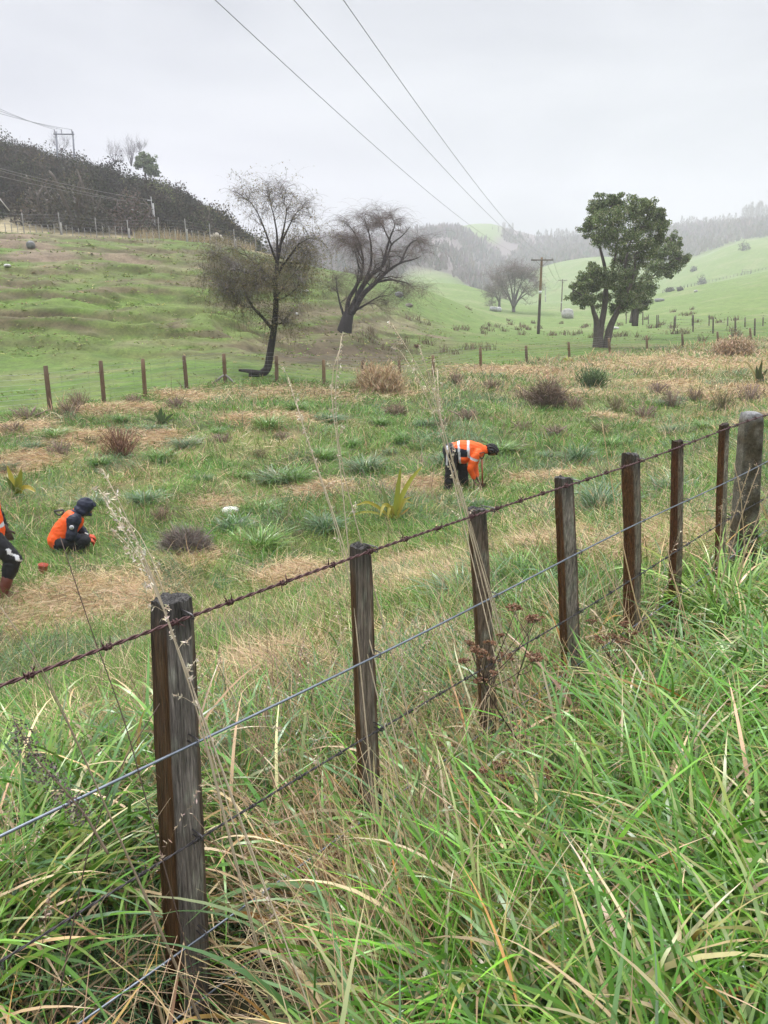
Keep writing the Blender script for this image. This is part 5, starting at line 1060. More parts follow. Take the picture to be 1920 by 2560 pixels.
# brown umbel weeds
UMB = [(.24, .12, .065), (.32, .18, .10), (.18, .09, .05), (.42, .29, .19)]
def umbel_weed(label, conv, Y, stem, heads, sc_px):
    b = at(*conv(*stem[0]), Y); gz_ = g1(b[0], Y); e = empty('umbel_weed', (b[0], Y, gz_), label, 'weed')
    P = np.array([at(*conv(*p), Y) for p in stem]); P = np.concatenate([[[b[0] + .03, Y, gz_ - .02]], P]); P = resample(P, 24); g = Geo(); tube(g, P, np.linspace(.0045, .002, 24), 6, (.06, .04, .03))
    for hx, hy, hr in heads:
        h = at(*conv(hx, hy), Y + random.uniform(-.12, .12)); R_ = 1.15 * hr * sc_px / F * Y; h0 = h - np.array([0, 0, R_ * .5])
        d = np.linalg.norm(P - h0, axis=1) + np.where(P[:, 2] > h0[2] - .04, 1, 0); k = int(np.argmin(np.where(np.arange(24) > 5, d, 9))); mid = P[k] * .5 + h0 * .5 + [random.uniform(-.02, .02), 0, -.02]
        tube(g, resample([P[k], mid, h0], 8), np.linspace(.0022, .0012, 8), 5, (.07, .05, .035)); hg = Geo()
        for _ in range(11):
            a, q = random.uniform(0, 6.28), math.sqrt(random.random()); c = h + np.array([math.cos(a) * q * R_, math.sin(a) * q * R_, R_ * .35 * (1 - q * q) + random.uniform(-.25, .1) * R_])
            tube(hg, [h0, (h0 + c) / 2 - [0, 0, .1 * R_], c], .0009, 3, (.09, .06, .04), cap=False)
            m = 24; u = rng.normal(size=(m, 3)); u /= np.linalg.norm(u, axis=1, keepdims=True); u[:, 2] = abs(u[:, 2]); quads_at(hg, c + u * R_ * .28 * np.array([1, 1, .6]) * rng.random((m, 1)) ** .3, (.0045 + .001 * Y) * rng.uniform(.7, 1.4, m), jit(UMB, m, .3), asp=.8)
        hg.build('flower_head', M_dry, e)
    g.build('stem', M_bark, e)
umbel_weed('dead brown umbel-headed weed standing against the third fence post', c8, 2.42, [(930, 1830), (800, 1630), (690, 1470), (600, 1330), (540, 1230), (480, 1110), (430, 990)], [(255, 520, 62), (330, 600, 72), (405, 650, 84), (505, 520, 66), (545, 720, 85), (650, 680, 70), (750, 690, 66), (630, 430, 52), (815, 95, 66), (1060, 215, 76), (975, 235, 40), (1030, 690, 98), (200, 735, 58), (550, 880, 50), (395, 975, 76)], .2079)
umbel_weed('low brown umbel weed in the grass below the third fence post', c8, 2.15, [(720, 2500), (700, 2350), (690, 2250)], [(640, 1985, 100), (300, 2120, 80), (620, 2150, 80), (790, 2160, 100), (430, 2050, 60)], .2079)
umbel_weed('brown umbel weed with upright seed spike lower right of the third post', c8, 2.2, [(1350, 2500), (1320, 2350), (1300, 2250)], [(1290, 2020, 70), (1310, 2110, 100), (1350, 2180, 90), (1200, 2120, 50)], .2079)
umbel_weed('brown umbel weed between the fourth and fifth fence posts', c9, 3.05, [(800, 1200), (740, 1090), (680, 990), (640, 900)], [(640, 775, 60), (700, 770, 55), (575, 775, 50), (740, 790, 40), (515, 655, 30), (730, 675, 40), (780, 730, 30)], .3858)
umbel_weed('pair of small brown umbel heads left of the fourth fence post', c9, 2.8, [(0, 1120), (40, 1000), (80, 900), (110, 760)], [(140, 640, 50), (105, 655, 30), (140, 890, 55), (15, 570, 45)], .3858)
c = [c10(90, 935), c10(150, 1040), c10(230, 1180), c10(330, 1290), c10(420, 1390)]
b = at(*c10(560, 1700), 1.35); e = empty('dock_weed', (b[0], b[1], g1(b[0], b[1])), 'dead dark dock seed spike drooping at the left below the top wire', 'weed')
P = resample([at(*c10(700, 1800), 1.36), at(*c10(560, 1560), 1.36)] + [at(*q, 1.35) for q in c[::-1]], 40); g = Geo(); tube(g, P, np.linspace(.003, .001, 40), 5, (.25, .19, .13)); g.build('stem', M_dry, e)
g = Geo()
for k in range(12, 40): quads_at(g, P[k] + rng.normal(size=(26, 3)) * np.array([.012, .012, .012]) - [0, 0, .012], .006 * rng.uniform(.6, 1.4, 26), jit([(.12, .09, .085), (.17, .13, .12), (.09, .065, .06)], 26), asp=.7)
g.build('seed_head', M_dry, e)
# bushes, dead weeds, tussocks in the field
def twig_bush(px, py, wpx, hpx, label, cols, name='twiggy_bush', m=1500, y0=5, group=None, upright=False, cat='bush', W=1.0):
    b = hit(px, py, y0); s = b[1] / (1667 * .97); w, h = wpx * s * .5, hpx * s; g = Geo()
    if upright:
        P = np.tile(b, (m, 1)) + rng.normal(size=(m, 3)) * [w * .35, w * .35, 0]; q_ = np.hypot(P[:, 0] - b[0], P[:, 1] - b[1]) / (w * .7); C = strips(g, P, np.arctan2(P[:, 1] - b[1], P[:, 0] - b[0]) + rng.normal(size=m) * .7, h * rng.uniform(.3, 1.1, m) * np.exp(-.5 * q_ ** 2), .00065 * b[1] * W, rng.uniform(0, .5, m) + .25 * q_, rng.uniform(-.1, .6, m), 5, jit(cols, m), tw0=rng.uniform(0, 3, m), prof=np.linspace(1, .5, 6), wob=.4)
        for k in (3, 4, 5):
            Q = C[:, k]; strips(g, Q, rng.uniform(0, 6.28, m), h * .16, .0006 * b[1] * W, rng.uniform(.3, 1, m), .2, 2, jit(cols, m), tw0=rng.uniform(0, 3, m), prof=np.array([1, .8, .4]))
    else:
        u = rng.normal(size=(m, 3)); u /= np.linalg.norm(u, axis=1, keepdims=True); u[:, 2] = abs(u[:, 2]); P = b + u * rng.random((m, 1)) ** .5 * np.array([w, w * .8, h]) * .85
        strips(g, P, np.arctan2(u[:, 1], u[:, 0]) + rng.normal(size=m) * .9, rng.uniform(.2, .5, m) * h, .00055 * b[1] * W, rng.uniform(.2, 1.4, m), rng.uniform(-.4, .8, m), 3, jit(cols, m), tw0=rng.uniform(0, 3, m), wob=.9, prof=np.array([1, .9, .7, .4]))
    e = empty(name, tuple(b), label, cat, group); g.build('twigs', M_twig, e); g = Geo()
    for _ in range(7): d = rng.normal(size=3) * [.5, .5, 0]; tube(g, [b - [0, 0, .05], b + d * w * .4 + [0, 0, h * .3], b + d * w + [0, 0, h * .75]], [.0012 * b[1], .0009 * b[1], .0005 * b[1]], 4, np.array(cols[0]) * .8); 
    g.build('stems', M_bark, e); return e
GB = [(.22, .185, .16), (.27, .225, .2), (.17, .14, .11)]
twig_bush(402, 1200, 130, 66, 'wide grey-brown twiggy dead bush in the field right of the crouching worker', GB, m=3800)
RB = [(.22, .115, .075), (.18, .095, .06), (.26, .15, .1)]
twig_bush(262, 985, 62, 78, 'reddish brown upright dead weed in the middle of the left field', RB, 'dead_weed', 150, upright=True, cat='weed')
twig_bush(1278, 838, 46, 48, 'small dark green conifer seedling in the upper right field', [(.10, .16, .06), (.14, .2, .09)], 'conifer_seedling', 230, upright=True, cat='shrub', W=1.5)
twig_bush(1180, 880, 90, 60, 'wide brown weedy bush beyond the bending worker', [(.2, .14, .1), (.16, .12, .09)], m=1600)
twig_bush(855, 900, 60, 26, 'dark brown flattened weed patch above the bending worker', BRN2, m=700)
twig_bush(1585, 768, 80, 40, 'rounded pale brown tussock by the paddock fence at the far right', [(.5, .38, .25), (.44, .32, .2)], 'dry_tussock', 700, upright=True, cat='tussock', W=1.6)
twig_bush(820, 848, 95, 62, 'tall pale straw tussock in front of the paddock fence, centre', [(.5, .37, .22), (.44, .3, .17), (.56, .44, .28)], 'dry_tussock', 900, upright=True, cat='tussock', W=1.3)
twig_bush(900, 752, 10, 8, 'lone rusty seedling on the green paddock below the scar', RB, 'dead_weed', 60, 40, upright=True, cat='weed')
for px, py, w, h in ((150, 895, 60, 38), (60, 905, 70, 30), (170, 880, 40, 40), (290, 875, 40, 26), (380, 880, 50, 24), (30, 935, 60, 26), (480, 955, 60, 20), (960, 925, 70, 24), (1010, 905, 60, 26), (1240, 885, 40, 34), (1330, 890, 40, 40), (1450, 880, 40, 44), (1500, 870, 40, 36), (1390, 905, 50, 36), (1560, 885, 50, 46), (1130, 865, 46, 30), (1060, 840, 50, 24), (985, 830, 30, 26), (1420, 850, 40, 26), (1620, 870, 40, 50), (1300, 935, 50, 24), (1200, 940, 60, 24), (560, 990, 60, 24), (130, 985, 50, 40), (350, 1130, 26, 44), (1130, 930, 50, 22), (610, 950, 40, 20), (200, 960, 46, 20)):
    twig_bush(px, py, w, h, 'small brown dead weed scattered through the rough field', random.choice([BRN2, [(.3, .22, .17), (.24, .18, .14)], [(.22, .19, .1)]]), 'dead_weed', 75, 8, 'dead weeds in the rough field', True, 'weed')
def tussock_mesh(seed, cols, n=320):
    g = Geo(); P = rng.normal(size=(n, 3)) * [.10, .10, 0]; az = np.arctan2(P[:, 1], P[:, 0]) + rng.normal(size=n) * .6
    strips(g, P, az, rng.uniform(.15, .62, n), .012, rng.uniform(.0, .7, n), rng.uniform(.7, 2.1, n), 6, jit(cols, n, .2), tw0=rng.normal(size=n) * .4, wob=.3); return g.mesh('tussock', M_grass)
TM = [tussock_mesh(1, BLUE), tussock_mesh(2, LUSH), tussock_mesh(3, BLUE + [(.2, .2, .1)]), tussock_mesh(4, LUSH + YEL[:1])]
TS = [(505, 1135), (820, 912), (845, 975), (905, 960), (925, 915), (870, 950), (1440, 870), (1400, 870), (1470, 862), (470, 930), (400, 960), (520, 1025), (440, 1030), (640, 1040), (600, 1035), (580, 920), (1250, 990), (215, 1000), (20, 1010), (120, 940), (330, 925), (260, 905), (70, 965), (640, 880), (710, 905), (760, 960), (790, 1010), (700, 985), (975, 1000), (1130, 1060), (1040, 1090), (560, 1100), (310, 1080), (345, 990), (200, 1090), (1080, 970), (1180, 985), (1320, 960), (1450, 930), (1250, 1120), (700, 1140), (1520, 920), (1380, 1000), (560, 1180), (1300, 1100), (960, 1330), (1000, 1290), (1120, 1250), (1460, 1060)]
for k, (px, py) in enumerate(TS):
    b = hit(px, py + 6, 4); o = bpy.data.objects.new('grass_tussock', TM[k % 4]); COL.objects.link(o); o.location = b; s = random.uniform(.55, 1.25) * (.6 if b[1] < 7 else 1); o.scale = (s * random.uniform(.9, 1.5), s * random.uniform(.9, 1.3), s * random.uniform(.5, .9)); o.rotation_euler = (0, 0, random.uniform(0, 6))
    tag(o, 'drooping green tussock of coarse grass in the rough field', 'tussock', 'green tussocks in the rough field')

# ------------------------------------------------------------------ people and their tools
def blob(name, shapes, voxel, m, parent, colf=None, wrinkle=0., wscale=9., smooth=3, seed=0, matf=None):
    """one continuous skin round tapered limbs and ellipsoids (local metres)"""
    g = Geo()
    for s_ in shapes:
        if s_[0] == 'c':
            _, p0, r0, p1, r1 = s_; p0 = np.array(p0, float); p1 = np.array(p1, float)
            U = np.linspace(0, 1, 5); L_ = np.linalg.norm(p1 - p0); d = (p1 - p0) / max(L_, 1e-6)
            a = np.linspace(0, math.pi / 2, 5); path = [p0 - d * r0 * math.cos(x_) for x_ in a[:-1]] + [p0 * (1 - u) + p1 * u for u in U] + [p1 + d * r1 * math.cos(x_) for x_ in a[:-1][::-1]]
            rad = [max(.0006, r0 * math.sin(x_)) for x_ in a[:-1]] + [r0 * (1 - u) + r1 * u for u in U] + [max(.0006, r1 * math.sin(x_)) for x_ in a[:-1][::-1]]
            tube(g, path, rad, 16)
        else:
            _, c, r, rot = s_; R = np.array(Matrix.Rotation(rot, 3, 'Y')); th = np.linspace(0, math.pi, 13); V = []
            for t_ in th:
                for q in range(18): f = 2 * math.pi * q / 18; V.append(np.array(c) + R @ (np.array([math.sin(t_) * math.cos(f), math.sin(t_) * math.sin(f), math.cos(t_)]) * np.array(r)))
            i, j = np.meshgrid(np.arange(12), np.arange(18), indexing='ij'); j2 = (j + 1) % 18
            g.add(np.array(V), np.stack([i * 18 + j, (i + 1) * 18 + j, (i + 1) * 18 + j2, i * 18 + j2], -1).reshape(-1, 4))
    me = g.mesh('tmp', m); o = bpy.data.objects.new('tmp', me); COL.objects.link(o)
    rm = o.modifiers.new('r', 'REMESH'); rm.mode = 'VOXEL'; rm.voxel_size = voxel; sm = o.modifiers.new('s', 'SMOOTH'); sm.iterations = smooth; sm.factor = .5
    dg = bpy.context.evaluated_depsgraph_get(); me2 = bpy.data.meshes.new_from_object(o.evaluated_get(dg)); bpy.data.objects.remove(o)
    nv = len(me2.vertices); co = np.empty(nv * 3); me2.vertices.foreach_get('co', co); co = co.reshape(-1, 3)
    if wrinkle:
        no = np.empty(nv * 3); me2.vertices.foreach_get('normal', no); no = no.reshape(-1, 3)
        w = fbm(co[:, 0] * wscale + 3 + seed, co[:, 2] * wscale * 1.3 + co[:, 1] * wscale * .8 + 11, seed, 3) - .5; w2 = fbm(co[:, 0] * wscale * .5 + co[:, 2] * wscale + 30, co[:, 1] * wscale + 21, seed + 3, 3) - .5
        co = co + no * ((w + w2) * wrinkle * 2)[:, None]; me2.vertices.foreach_set('co', co.astype(np.float32).ravel())
    for n_ in list(me2.attributes.keys()):
        if n_ == 'Col': me2.attributes.remove(me2.attributes[n_])
    c = np.asarray(colf(co) if callable(colf) else np.tile(np.array(colf, float), (nv, 1)))
    a = me2.attributes.new('Col', 'FLOAT_COLOR', 'POINT'); a.data.foreach_set('color', np.concatenate([c, np.ones((nv, 1))], 1).astype(np.float32).ravel())
    me2.materials.clear(); me2.materials.append(m); me2.polygons.foreach_set('use_smooth', np.ones(len(me2.polygons), bool)); me2.update()
    ob = bpy.data.objects.new(name, me2); COL.objects.link(ob); ob.parent = parent; return ob
def hand_shapes(w, d, n, grip=.9, s=1.0):
    """palm, four unequal bent fingers, thumb: w wrist, d direction, n palm normal"""
    w = np.array(w, float); d = np.array(d, float) / np.linalg.norm(d); n = np.array(n, float); n = n - d * (n @ d); n /= np.linalg.norm(n); sd = np.cross(d, n); S = []
    for q in (-.028, -.01, .01, .027): S.append(('c', w + sd * q * .7 * s, .017 * s, w + d * .085 * s + sd * q * s, .013 * s))
    for q, l in ((-.031, .062), (-.011, .074), (.010, .078), (.030, .070)):
        a = w + d * .09 * s + sd * q * s; ang = grip * .6; b = a + (d * math.cos(ang) + n * math.sin(ang)) * l * .5 * s; ang = grip * 1.3; c = b + (d * math.cos(ang) + n * math.sin(ang)) * l * .55 * s
        S += [('c', a, .0095 * s, b, .0088 * s), ('c', b, .0088 * s, c, .0075 * s)]
    a = w + d * .03 * s + sd * .035 * s; b = a + (d * .6 + sd * .55 + n * .4) * .045 * s; S += [('c', a, .0125 * s, b, .0105 * s), ('c', b, .0105 * s, b + (d * .8 + n * .5) * .032 * s, .009 * s)]
    return S
def person_root(px, py, y0, label):
    b = hit(px, py, y0); rz = -math.atan2(b[0], b[1]); e = empty('person', tuple(b), label, 'person', None, rz); return e, b
ORG = (.84, .12, .014); NAVY = (.012, .015, .028); BLK = (.011, .011, .014); SKN = (.18, .09, .055); SIL = (.62, .64, .68)
# --- bending worker (local x to the right, y away, z up)
e, b = person_root(968, 1063, 9, 'person in orange and navy high-visibility jacket bending over, reaching down beside a spade')
Hp, Nk = np.array([.04, .0, .90]), np.array([.66, 0, .95])
arms = [((.57, -.19, .86), (.45, -.22, .57), (.53, -.17, .33)), ((.60, .19, .85), (.55, .2, .57), (.60, .10, .33))]
legs = [((.03, -.10, .88), (.06, -.11, .48), (.00, -.11, .08)), ((.06, .10, .88), (.30, .11, .50), (.33, .12, .08))]
body = [('c', Hp, .12, Nk - [.04, 0, .03], .10), ('c', Nk, .06, (.80, 0, .93), .058), ('e', (.90, 0, .915), (.105, .085, .125), math.radians(125)), ('e', (.945, 0, .835), (.022, .018, .024), .3), ('c', (.955, 0, .87), .017, (.988, 0, .85), .012), ('c', (.93, -.03, .82), .012, (.93, .03, .82), .012), ('e', (.885, -.083, .905), (.03, .012, .02), .6), ('e', (.885, .083, .905), (.03, .012, .02), .6)]
for A in arms: body += [('c', A[0], .05, A[1], .042), ('c', A[1], .042, A[2], .03)] + hand_shapes(A[2], (.25, .1, -1), (1, 0, 0), 1.0)
for A in legs: body += [('c', A[0], .085, A[1], .06), ('c', A[1], .058, A[2], .045), ('c', A[2], .045, (A[2][0] + .13, A[2][1], .05), .035)]
body.append(('c', (.03, -.1, .88), .11, (.06, .1, .88), .11))
bo = blob('body', body, .0085, M_skin, e, SKN)
for y_ in (-.032, .032):
    g = Geo(); tube(g, [[.978, y_, .885], [.990, y_, .88]], [.010, .007], 6, (.03, .02, .015)); part(g.build('eye', M_plast), e)
def jcol(co):
    c = np.tile(np.array(ORG), (len(co), 1)); x, y, z = co.T
    arm = (z < .80) & (np.abs(y) > .14) & (x > .37); ax = (x - .05) / .6; top = .985 + .06 * np.sin(np.clip(ax, 0, 1) * 3.1)
    navy = ~arm & (z < .96 + .02 * np.sin(x * 9)) & (z > .79) & (x > -.05) & (x < .42); c[navy] = NAVY
    c[~arm & (z <= .81) & (x < .2)] = NAVY
    band = ~arm & ((np.abs(x - .20 - .10 * (1.0 - z)) < .024) | ((np.abs(x - .40 - .05 * (1 - z)) < .026) & (z > .79))); c[band] = SIL
    sl = (x > .40) & (np.abs((z - .76) + .35 * (x - .54)) < .026) & (np.abs(y) > .13); c[sl] = SIL
    c[(x > .73) & (np.abs(y) < .1) & (z < .86)] = NAVY; return c
jk = [('c', (.12, 0, .90), .18, (.24, 0, .92), .20), ('c', (.24, 0, .92), .20, (.44, 0, .925), .205), ('c', (.44, 0, .925), .205, (.60, 0, .91), .165), ('c', (.6, -.16, .90), .095, (.6, .16, .90), .095), ('c', (.62, 0, .94), .115, (.775, 0, .925), .088), ('e', (.30, 0, .76), (.19, .17, .13), 0)]
for A in arms: jk += [('c', A[0], .092, A[1], .078), ('c', A[1], .078, (A[2][0], A[2][1], A[2][2] + .03), .055)]
blob('jacket', jk, .012, M_hivis, e, jcol, .016, 8, 2, 3)
tr = [('c', (.02, -.07, .9), .15, (.02, .07, .9), .15), ('c', (.02, 0, .9), .16, (.16, 0, .92), .16)]
for A in legs: tr += [('c', A[0], .145, A[1], .12), ('c', A[1], .12, (A[2][0], A[2][1], .12), .10)]
blob('trousers', tr, .013, M_cloth, e, lambda co: np.where(((np.abs(co[:, 0] + .055 - .02 * co[:, 2]) < .02) & (co[:, 1] < -.12) & (co[:, 2] > .62))[:, None], np.array([[.55, .55, .57]]), np.array([BLK])), .016, 9, 2, 5)
for A in legs:
  blob('boot', [('c', (A[2][0], A[2][1], .2), .062, (A[2][0], A[2][1], .06), .055), ('c', (A[2][0] - .02, A[2][1], .05), .05, (A[2][0] + .17, A[2][1], .045), .045)], .01, M_plast, e, (.02, .018, .016), .004)
blob('hair', [('e', (.885, 0, .945), (.115, .108, .13), math.radians(120)), ('e', (.955, 0, .92), (.085, .098, .10), math.radians(130)), ('e', (.86, 0, .90), (.06, .085, .085), .4)], .01, M_hair, e, (.012, .010, .010), .022, 30, 1, 9)
for A in arms: blob('glove', hand_shapes(A[2], (.25, .1, -1), (1, 0, 0), 1.0, 1.13), .006, M_glove, e, (.06, .04, .035), .002, 30, 1)
sp = at(1043, 1060, b[1] - .28); sp = np.array([sp[0], b[1] - .28, g1(sp[0], b[1] - .28)]); tp = at(1041, 992, b[1] - .3)
es = empty('spade', tuple(sp), 'reddish spade with a D-shaped handle standing in the grass beside the bending worker', 'spade'); d = (tp - sp) / np.linalg.norm(tp - sp)
g = Geo(); tube(g, [sp + d * .2, tp], .017, 8, (.30, .075, .03)); g.build('shaft', M_plast, es)
g = Geo(); R_ = CAMR(tp); w_ = .075
tube(g, [tp, tp + d * .02 - R_ * .02, tp + d * .085 - R_ * w_ * .95, tp + d * .12 - R_ * w_ * .98, tp + d * .150 + R_ * w_ * .75, tp + d * .12 + R_ * w_ * .75, tp + d * .02 + R_ * .02, tp], .0105, 8, (.06, .02, .015)); g.build('handle', M_plast, es)
def blade_geo(c, d, R, L_, w):
    n = np.cross(d, R); g = Geo(); V = []
    for u in np.linspace(0, 1, 7):
        for q in np.linspace(-1, 1, 7):
            p = c - d * L_ * u + R * q * w * (1 - .25 * max(0, u - .6) / .4) + n * (.02 * q * q - .004); V.append(p + n * .0015)
    V2 = [v - n * .003 for v in V]; i, j = np.meshgrid(np.arange(6), np.arange(6), indexing='ij'); a = (i * 7 + j).ravel(); q = np.stack([a, a + 1, a + 8, a + 7], -1)
    g.add(V, q, None, (.10, .055, .04)); g.add(V2, q[:, ::-1], None, (.10, .055, .04)); return g
blade_geo(sp + d * .22, d, R_, .27, .085).build('blade', M_iron, es)
# --- crouching worker
e, b = person_root(152, 1190, 7, 'person in orange vest and dark navy hooded jacket crouching low in the grass'); e.location.z -= .07
A1 = ((.09, -.19, .62), (.03, -.22, .36), (.24, -.10, .26)); A2 = ((.13, .18, .60), (.16, .2, .38), (.27, .04, .28))
legs = [((-.1, -.1, .24), (.22, -.16, .26), (.02, -.14, .06)), ((-.1, .1, .24), (.20, .16, .12), (-.12, .14, .06))]
body = [('c', (-.13, 0, .28), .13, (.13, 0, .62), .13), ('c', (.15, 0, .66), .06, (.24, 0, .74), .055), ('e', (.31, 0, .765), (.092, .075, .112), math.radians(35)), ('c', (.385, 0, .735), .018, (.41, 0, .72), .012), ('e', (.36, 0, .675), (.03, .03, .025), 0), ('e', (.30, -.08, .76), (.02, .012, .03), .3), ('e', (.30, .08, .76), (.02, .012, .03), .3), ('c', (-.1, -.1, .24), .11, (-.1, .1, .24), .11)]
for A in (A1, A2): body += [('c', A[0], .05, A[1], .042), ('c', A[1], .042, A[2], .03)] + hand_shapes(A[2], (1, .15, -.35), (0, .3, -1), 1.2)
for A in legs: body += [('c', A[0], .085, A[1], .06), ('c', A[1], .058, A[2], .045), ('c', A[2], .045, (A[2][0] + .12, A[2][1], .03), .035)]
blob('body', body, .0085, M_skin, e, SKN)
for y_ in (-.03, .03):
    g = Geo(); tube(g, [[.385, y_, .775], [.398, y_, .772]], [.010, .007], 6, (.03, .02, .015)); part(g.build('eye', M_plast), e)
vest = [('c', (-.14, 0, .27), .185, (-.05, 0, .40), .185), ('c', (-.05, 0, .40), .185, (.09, 0, .58), .168), ('c', (.07, -.1, .62), .085, (.07, .1, .62), .085), ('c', (.1, 0, .62), .13, (.17, 0, .68), .10), ('e', (-.06, 0, .25), (.17, .19, .10), -.3)]
blob('vest', vest, .012, M_hivis, e, lambda co: np.tile(np.array([(.86, .105, .012)]), (len(co), 1)), .014, 8, 2, 13)
slv = []
for A in (A1, A2): slv += [('c', (A[0][0] - .0, A[0][1], A[0][2]), .098, A[1], .082), ('c', A[1], .082, A[2], .052)]
slv += [('c', (.12, -.15, .60), .1, (.12, .15, .60), .1), ('c', (.14, 0, .66), .1, (.2, 0, .7), .085)]
sv = blob('jacket', slv, .011, M_cloth, e, NAVY, .016, 10, 2, 17)
bp = np.array([.055, -.305, .535]); g = Geo(); th = np.linspace(0, 2 * math.pi, 18, endpoint=False)
tube(g, [bp, bp + [0, -.008, .0]], [.034, .034], 18, (.72, .72, .74))
for k in range(4): a = k * math.pi / 2 + .5; c_ = bp + np.array([math.cos(a) * .014, -.0095, math.sin(a) * .014]); tube(g, [c_, c_ + [0, -.002, 0]], .0075, 8, (.05, .055, .09))
bd = part(g.build('badge', M_plast), e)
hood = [('e', (.29, 0, .79), (.128, .118, .135), .5), ('e', (.23, 0, .72), (.11, .115, .11), .4), ('c', (.39, -.06, .835), .026, (.39, .06, .835), .026), ('e', (.405, 0, .80), (.06, .085, .03), .55), ('c', (.30, 0, .655), .055, (.34, 0, .64), .04)]
blob('hood', hood, .0105, M_cloth, e, (.014, .018, .036), .012, 14, 1, 19)
tr = [('c', (-.12, -.08, .24), .14, (-.12, .08, .24), .14)]
for A in legs: tr += [('c', A[0], .125, A[1], .1), ('c', A[1], .1, A[2], .075)]
blob('trousers', tr, .013, M_cloth, e, BLK, .014, 9, 2, 23)
for A in legs: blob('boot', [('c', A[2], .065, (A[2][0] + .16, A[2][1], .045), .05)], .01, M_plast, e, (.02, .018, .016), .003)
for A, nm in ((A1, 'glove'), (A2, 'glove')):
    gs_ = hand_shapes(A[2], (1, .15, -.35), (0, .3, -1), 1.2, 1.25)
    blob(nm, gs_, .006, M_glove, e, (.58, .10, .05), .002, 30, 1)
    g = Geo(); d = np.array([1, .15, -.35]); d /= np.linalg.norm(d); tube(g, [np.array(A[2]) - d * .045, np.array(A[2]) + d * .01], [.054, .046], 12, (.62, .6, .56)); part(g.build('cuff', M_glove), e)
# spade behind the crouching worker
Yb_ = b[1] + .45; h0, h1 = at(117.5, 1104, Yb_), at(137, 1101.5, Yb_); es = empty('spade', (h1[0] + .5, Yb_, g1(h1[0] + .5, Yb_)), 'dark spade behind the crouching worker, its D-shaped handle sticking out to the left', 'spade')
g = Geo(); lo = at(121, 1110, Yb_); lo2 = at(129, 1113.5, Yb_); lo3 = at(137, 1109, Yb_)
tube(g, [h0, h1], .017, 8, (.06, .055, .05)); tube(g, resample([h0, lo, lo2, lo3, h1], 14), .014, 8, (.05, .045, .04)); g.build('handle', M_plast, es)
tip_ = np.array([h1[0] + .36, Yb_, g1(h1[0] + .36, Yb_) - .05]); d = (h1 - tip_) / np.linalg.norm(h1 - tip_); m_ = (h0 + h1) / 2 - [0, 0, .02]; m_ = h1 - [0, 0, .02]
g = Geo(); tube(g, [m_, tip_ + d * .3], .017, 8, (.09, .06, .04)); g.build('shaft', M_plast, es); R_ = np.cross(d, [0, 0, 1.]); R_ /= np.linalg.norm(R_); blade_geo(tip_ + d * .3, d, R_, .28, .085).build('blade', M_iron, es)
# --- walking worker at the left edge
e, b = person_root(8, 1290, 6, 'person in orange vest walking at the left edge of the photo, mostly out of frame')
A2 = ((-.05, .2, 1.36), (.06, .22, 1.10), (.14, .17, .87)); A1 = ((-.10, -.2, 1.36), (-.28, -.26, 1.14), (-.34, -.22, .9))
legs = [((-.06, -.1, .88), (.17, -.11, .54), (.00, -.11, .10)), ((-.08, .1, .88), (-.16, .1, .5), (-.45, .1, .16))]
body = [('c', (-.07, 0, .92), .12, (-.07, 0, 1.34), .14), ('c', (-.06, -.15, 1.38), .06, (-.06, .15, 1.38), .06), ('c', (-.06, 0, 1.42), .055, (-.03, 0, 1.54), .052), ('e', (-.01, 0, 1.62), (.095, .077, .118), .15), ('c', (.08, 0, 1.61), .016, (.105, 0, 1.59), .012), ('e', (-.02, -.08, 1.62), (.02, .012, .03), 0), ('e', (-.02, .08, 1.62), (.02, .012, .03), 0), ('c', (-.07, -.1, .9), .11, (-.07, .1, .9), .11)]
for A in (A1, A2): body += [('c', A[0], .05, A[1], .042), ('c', A[1], .042, A[2], .03)] + hand_shapes(A[2], (.25, .05, -1), (0, 1, .2), .7)
for A in legs: body += [('c', A[0], .085, A[1], .06), ('c', A[1], .058, A[2], .045), ('c', A[2], .045, (A[2][0] + .13, A[2][1], A[2][2] - .05), .035)]
blob('body', body, .009, M_skin, e, SKN)
for y_ in (-.03, .03):
    g = Geo(); tube(g, [[.072, y_, 1.64], [.086, y_, 1.64]], [.010, .007], 6, (.03, .02, .015)); part(g.build('eye', M_plast), e)
vcol = lambda co: np.where(((np.abs(co[:, 2] - 1.0 - .12 * co[:, 0]) < .028) | (np.abs(co[:, 2] - 1.22) < .025) & (co[:, 0] < -.2))[:, None], np.array([SIL]), np.array([(.88, .10, .012)]))
blob('vest', [('c', (-.06, 0, .92), .185, (-.07, 0, 1.15), .185), ('c', (-.07, 0, 1.15), .185, (-.07, 0, 1.32), .17), ('c', (-.06, -.13, 1.37), .09, (-.06, .13, 1.37), .09)], .012, M_hivis, e, vcol, .014, 8, 2, 31)
slv = [('c', (-.06, -.1, 1.40), .09, (-.06, .1, 1.40), .09)]
for A in (A1, A2): slv += [('c', A[0], .085, A[1], .07), ('c', A[1], .07, (np.array(A[1]) * .25 + np.array(A[2]) * .75), .05)]
blob('jacket', slv, .011, M_cloth, e, BLK, .014, 10, 2, 33)
tr = [('c', (-.07, -.08, .9), .15, (-.07, .08, .9), .15)]
for A in legs: tr += [('c', A[0], .135, A[1], .105), ('c', A[1], .105, (np.array(A[1]) * .5 + np.array(A[2]) * .5), .085)]
TRC = lambda co: np.where(((np.abs((co[:, 2] - .86) + 1.2 * (co[:, 0] + .06) - .05 + .02 * np.sin(co[:, 2] * 60)) < .03) & (co[:, 1] < -.14) & (co[:, 2] > .45) & (co[:, 2] < .72))[:, None], np.array([[.72, .72, .74]]), np.array([(.014, .014, .017)]))
blob('trousers', tr, .012, M_cloth, e, TRC, .014, 9, 2, 35)
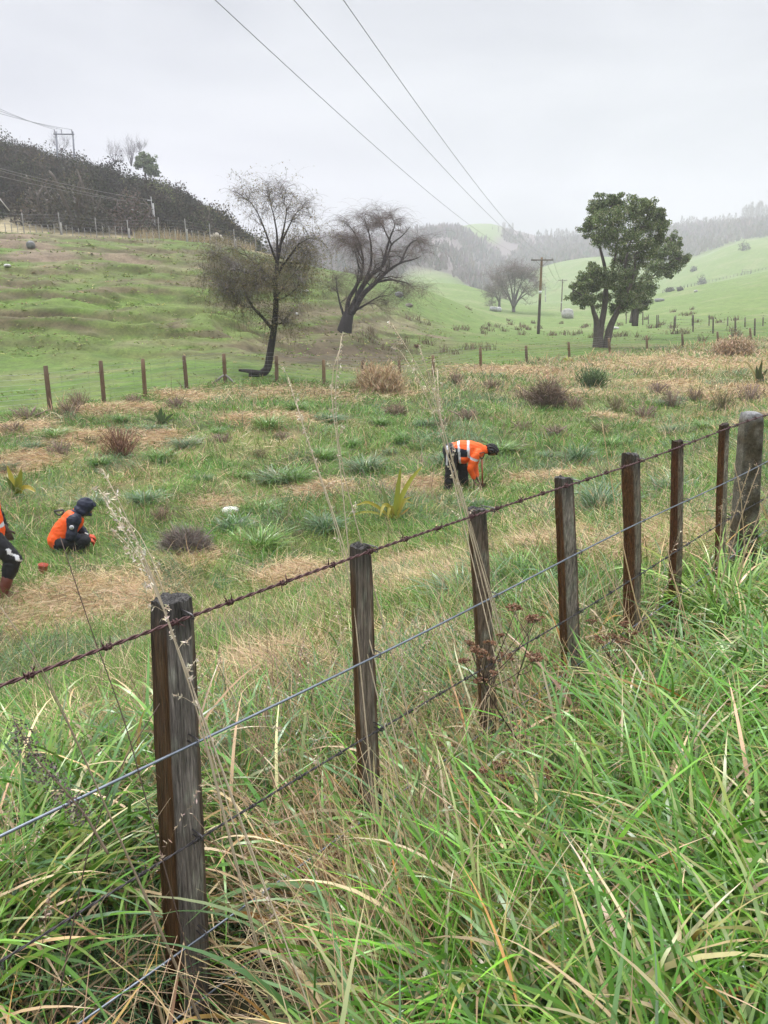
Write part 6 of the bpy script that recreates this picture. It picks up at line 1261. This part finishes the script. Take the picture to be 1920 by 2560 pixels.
for A in legs:
  m_ = np.array(A[1]) * .42 + np.array(A[2]) * .58; blob('boot', [('c', m_, .075, A[2], .06), ('c', (A[2][0] - .02, A[2][1], A[2][2] - .05), .055, (A[2][0] + .18, A[2][1], A[2][2] - .055), .046)], .01, M_plast, e, (.13, .035, .022), .006, 12)
for A in (A1, A2): blob('glove', hand_shapes(A[2], (.25, .05, -1), (0, 1, .2), .7, 1.15) + [('c', np.array(A[2]) + [-.02, 0, .06], .042, A[2], .038)], .006, M_glove, e, (.09, .065, .055), .002, 30, 1)
blob('hood', [('e', (-.03, 0, 1.64), (.12, .11, .13), 0), ('c', (-.05, 0, 1.45), .1, (-.04, 0, 1.55), .09)], .011, M_cloth, e, NAVY, .01, 12, 1)
# red pot
b = hit(92, 1245, 6); s_ = b[1] / (1667 * .97); ep = empty('plant_pot', tuple(b), 'small orange-red plant pot standing in the grass between the two left workers', 'pot')
R0 = 12.5 * s_; H0 = 27 * s_; tl = np.array([.18, 0, 1]); tl = tl / np.linalg.norm(tl); g = Geo()
tube(g, [b + [0, 0, .02], b + tl * H0 * .9, b + tl * H0 * .9, b + tl * H0, b + tl * H0, b + tl * H0 * .85], [R0 * .95, R0 * .76, R0 * .84, R0 * .84, R0 * .72, R0 * .65], 20, (.50, .075, .035)); g.build('wall', M_plast, ep)
g = Geo(); tube(g, [b + tl * H0 * .84, b + tl * H0 * .93], [R0 * .66, R0 * .3], 14, (.62, .22, .17)); g.build('filling', M_rock, ep)

# ------------------------------------------------------------------ misty air
g = Geo(); zlo, zhi = float(gz.min()) - 1, float(gz.max()) + 48; box(g, (0, 560, (zlo + zhi) / 2), (2100, 1240, zhi - zlo)); mh = bpy.data.materials.new('mist'); mh.use_nodes = True; t_ = mh.node_tree; t_.nodes.remove(t_.nodes['Principled BSDF'])
pv = t_.nodes.new('ShaderNodeVolumePrincipled'); pv.inputs['Color'].default_value = (.95, .955, 1, 1); pv.inputs['Density'].default_value = .00075; pv.inputs['Anisotropy'].default_value = .0
t_.links.new(pv.outputs[0], t_.nodes['Material Output'].inputs['Volume'])
tag(g.build('haze', mh, None, False), kind='stuff')
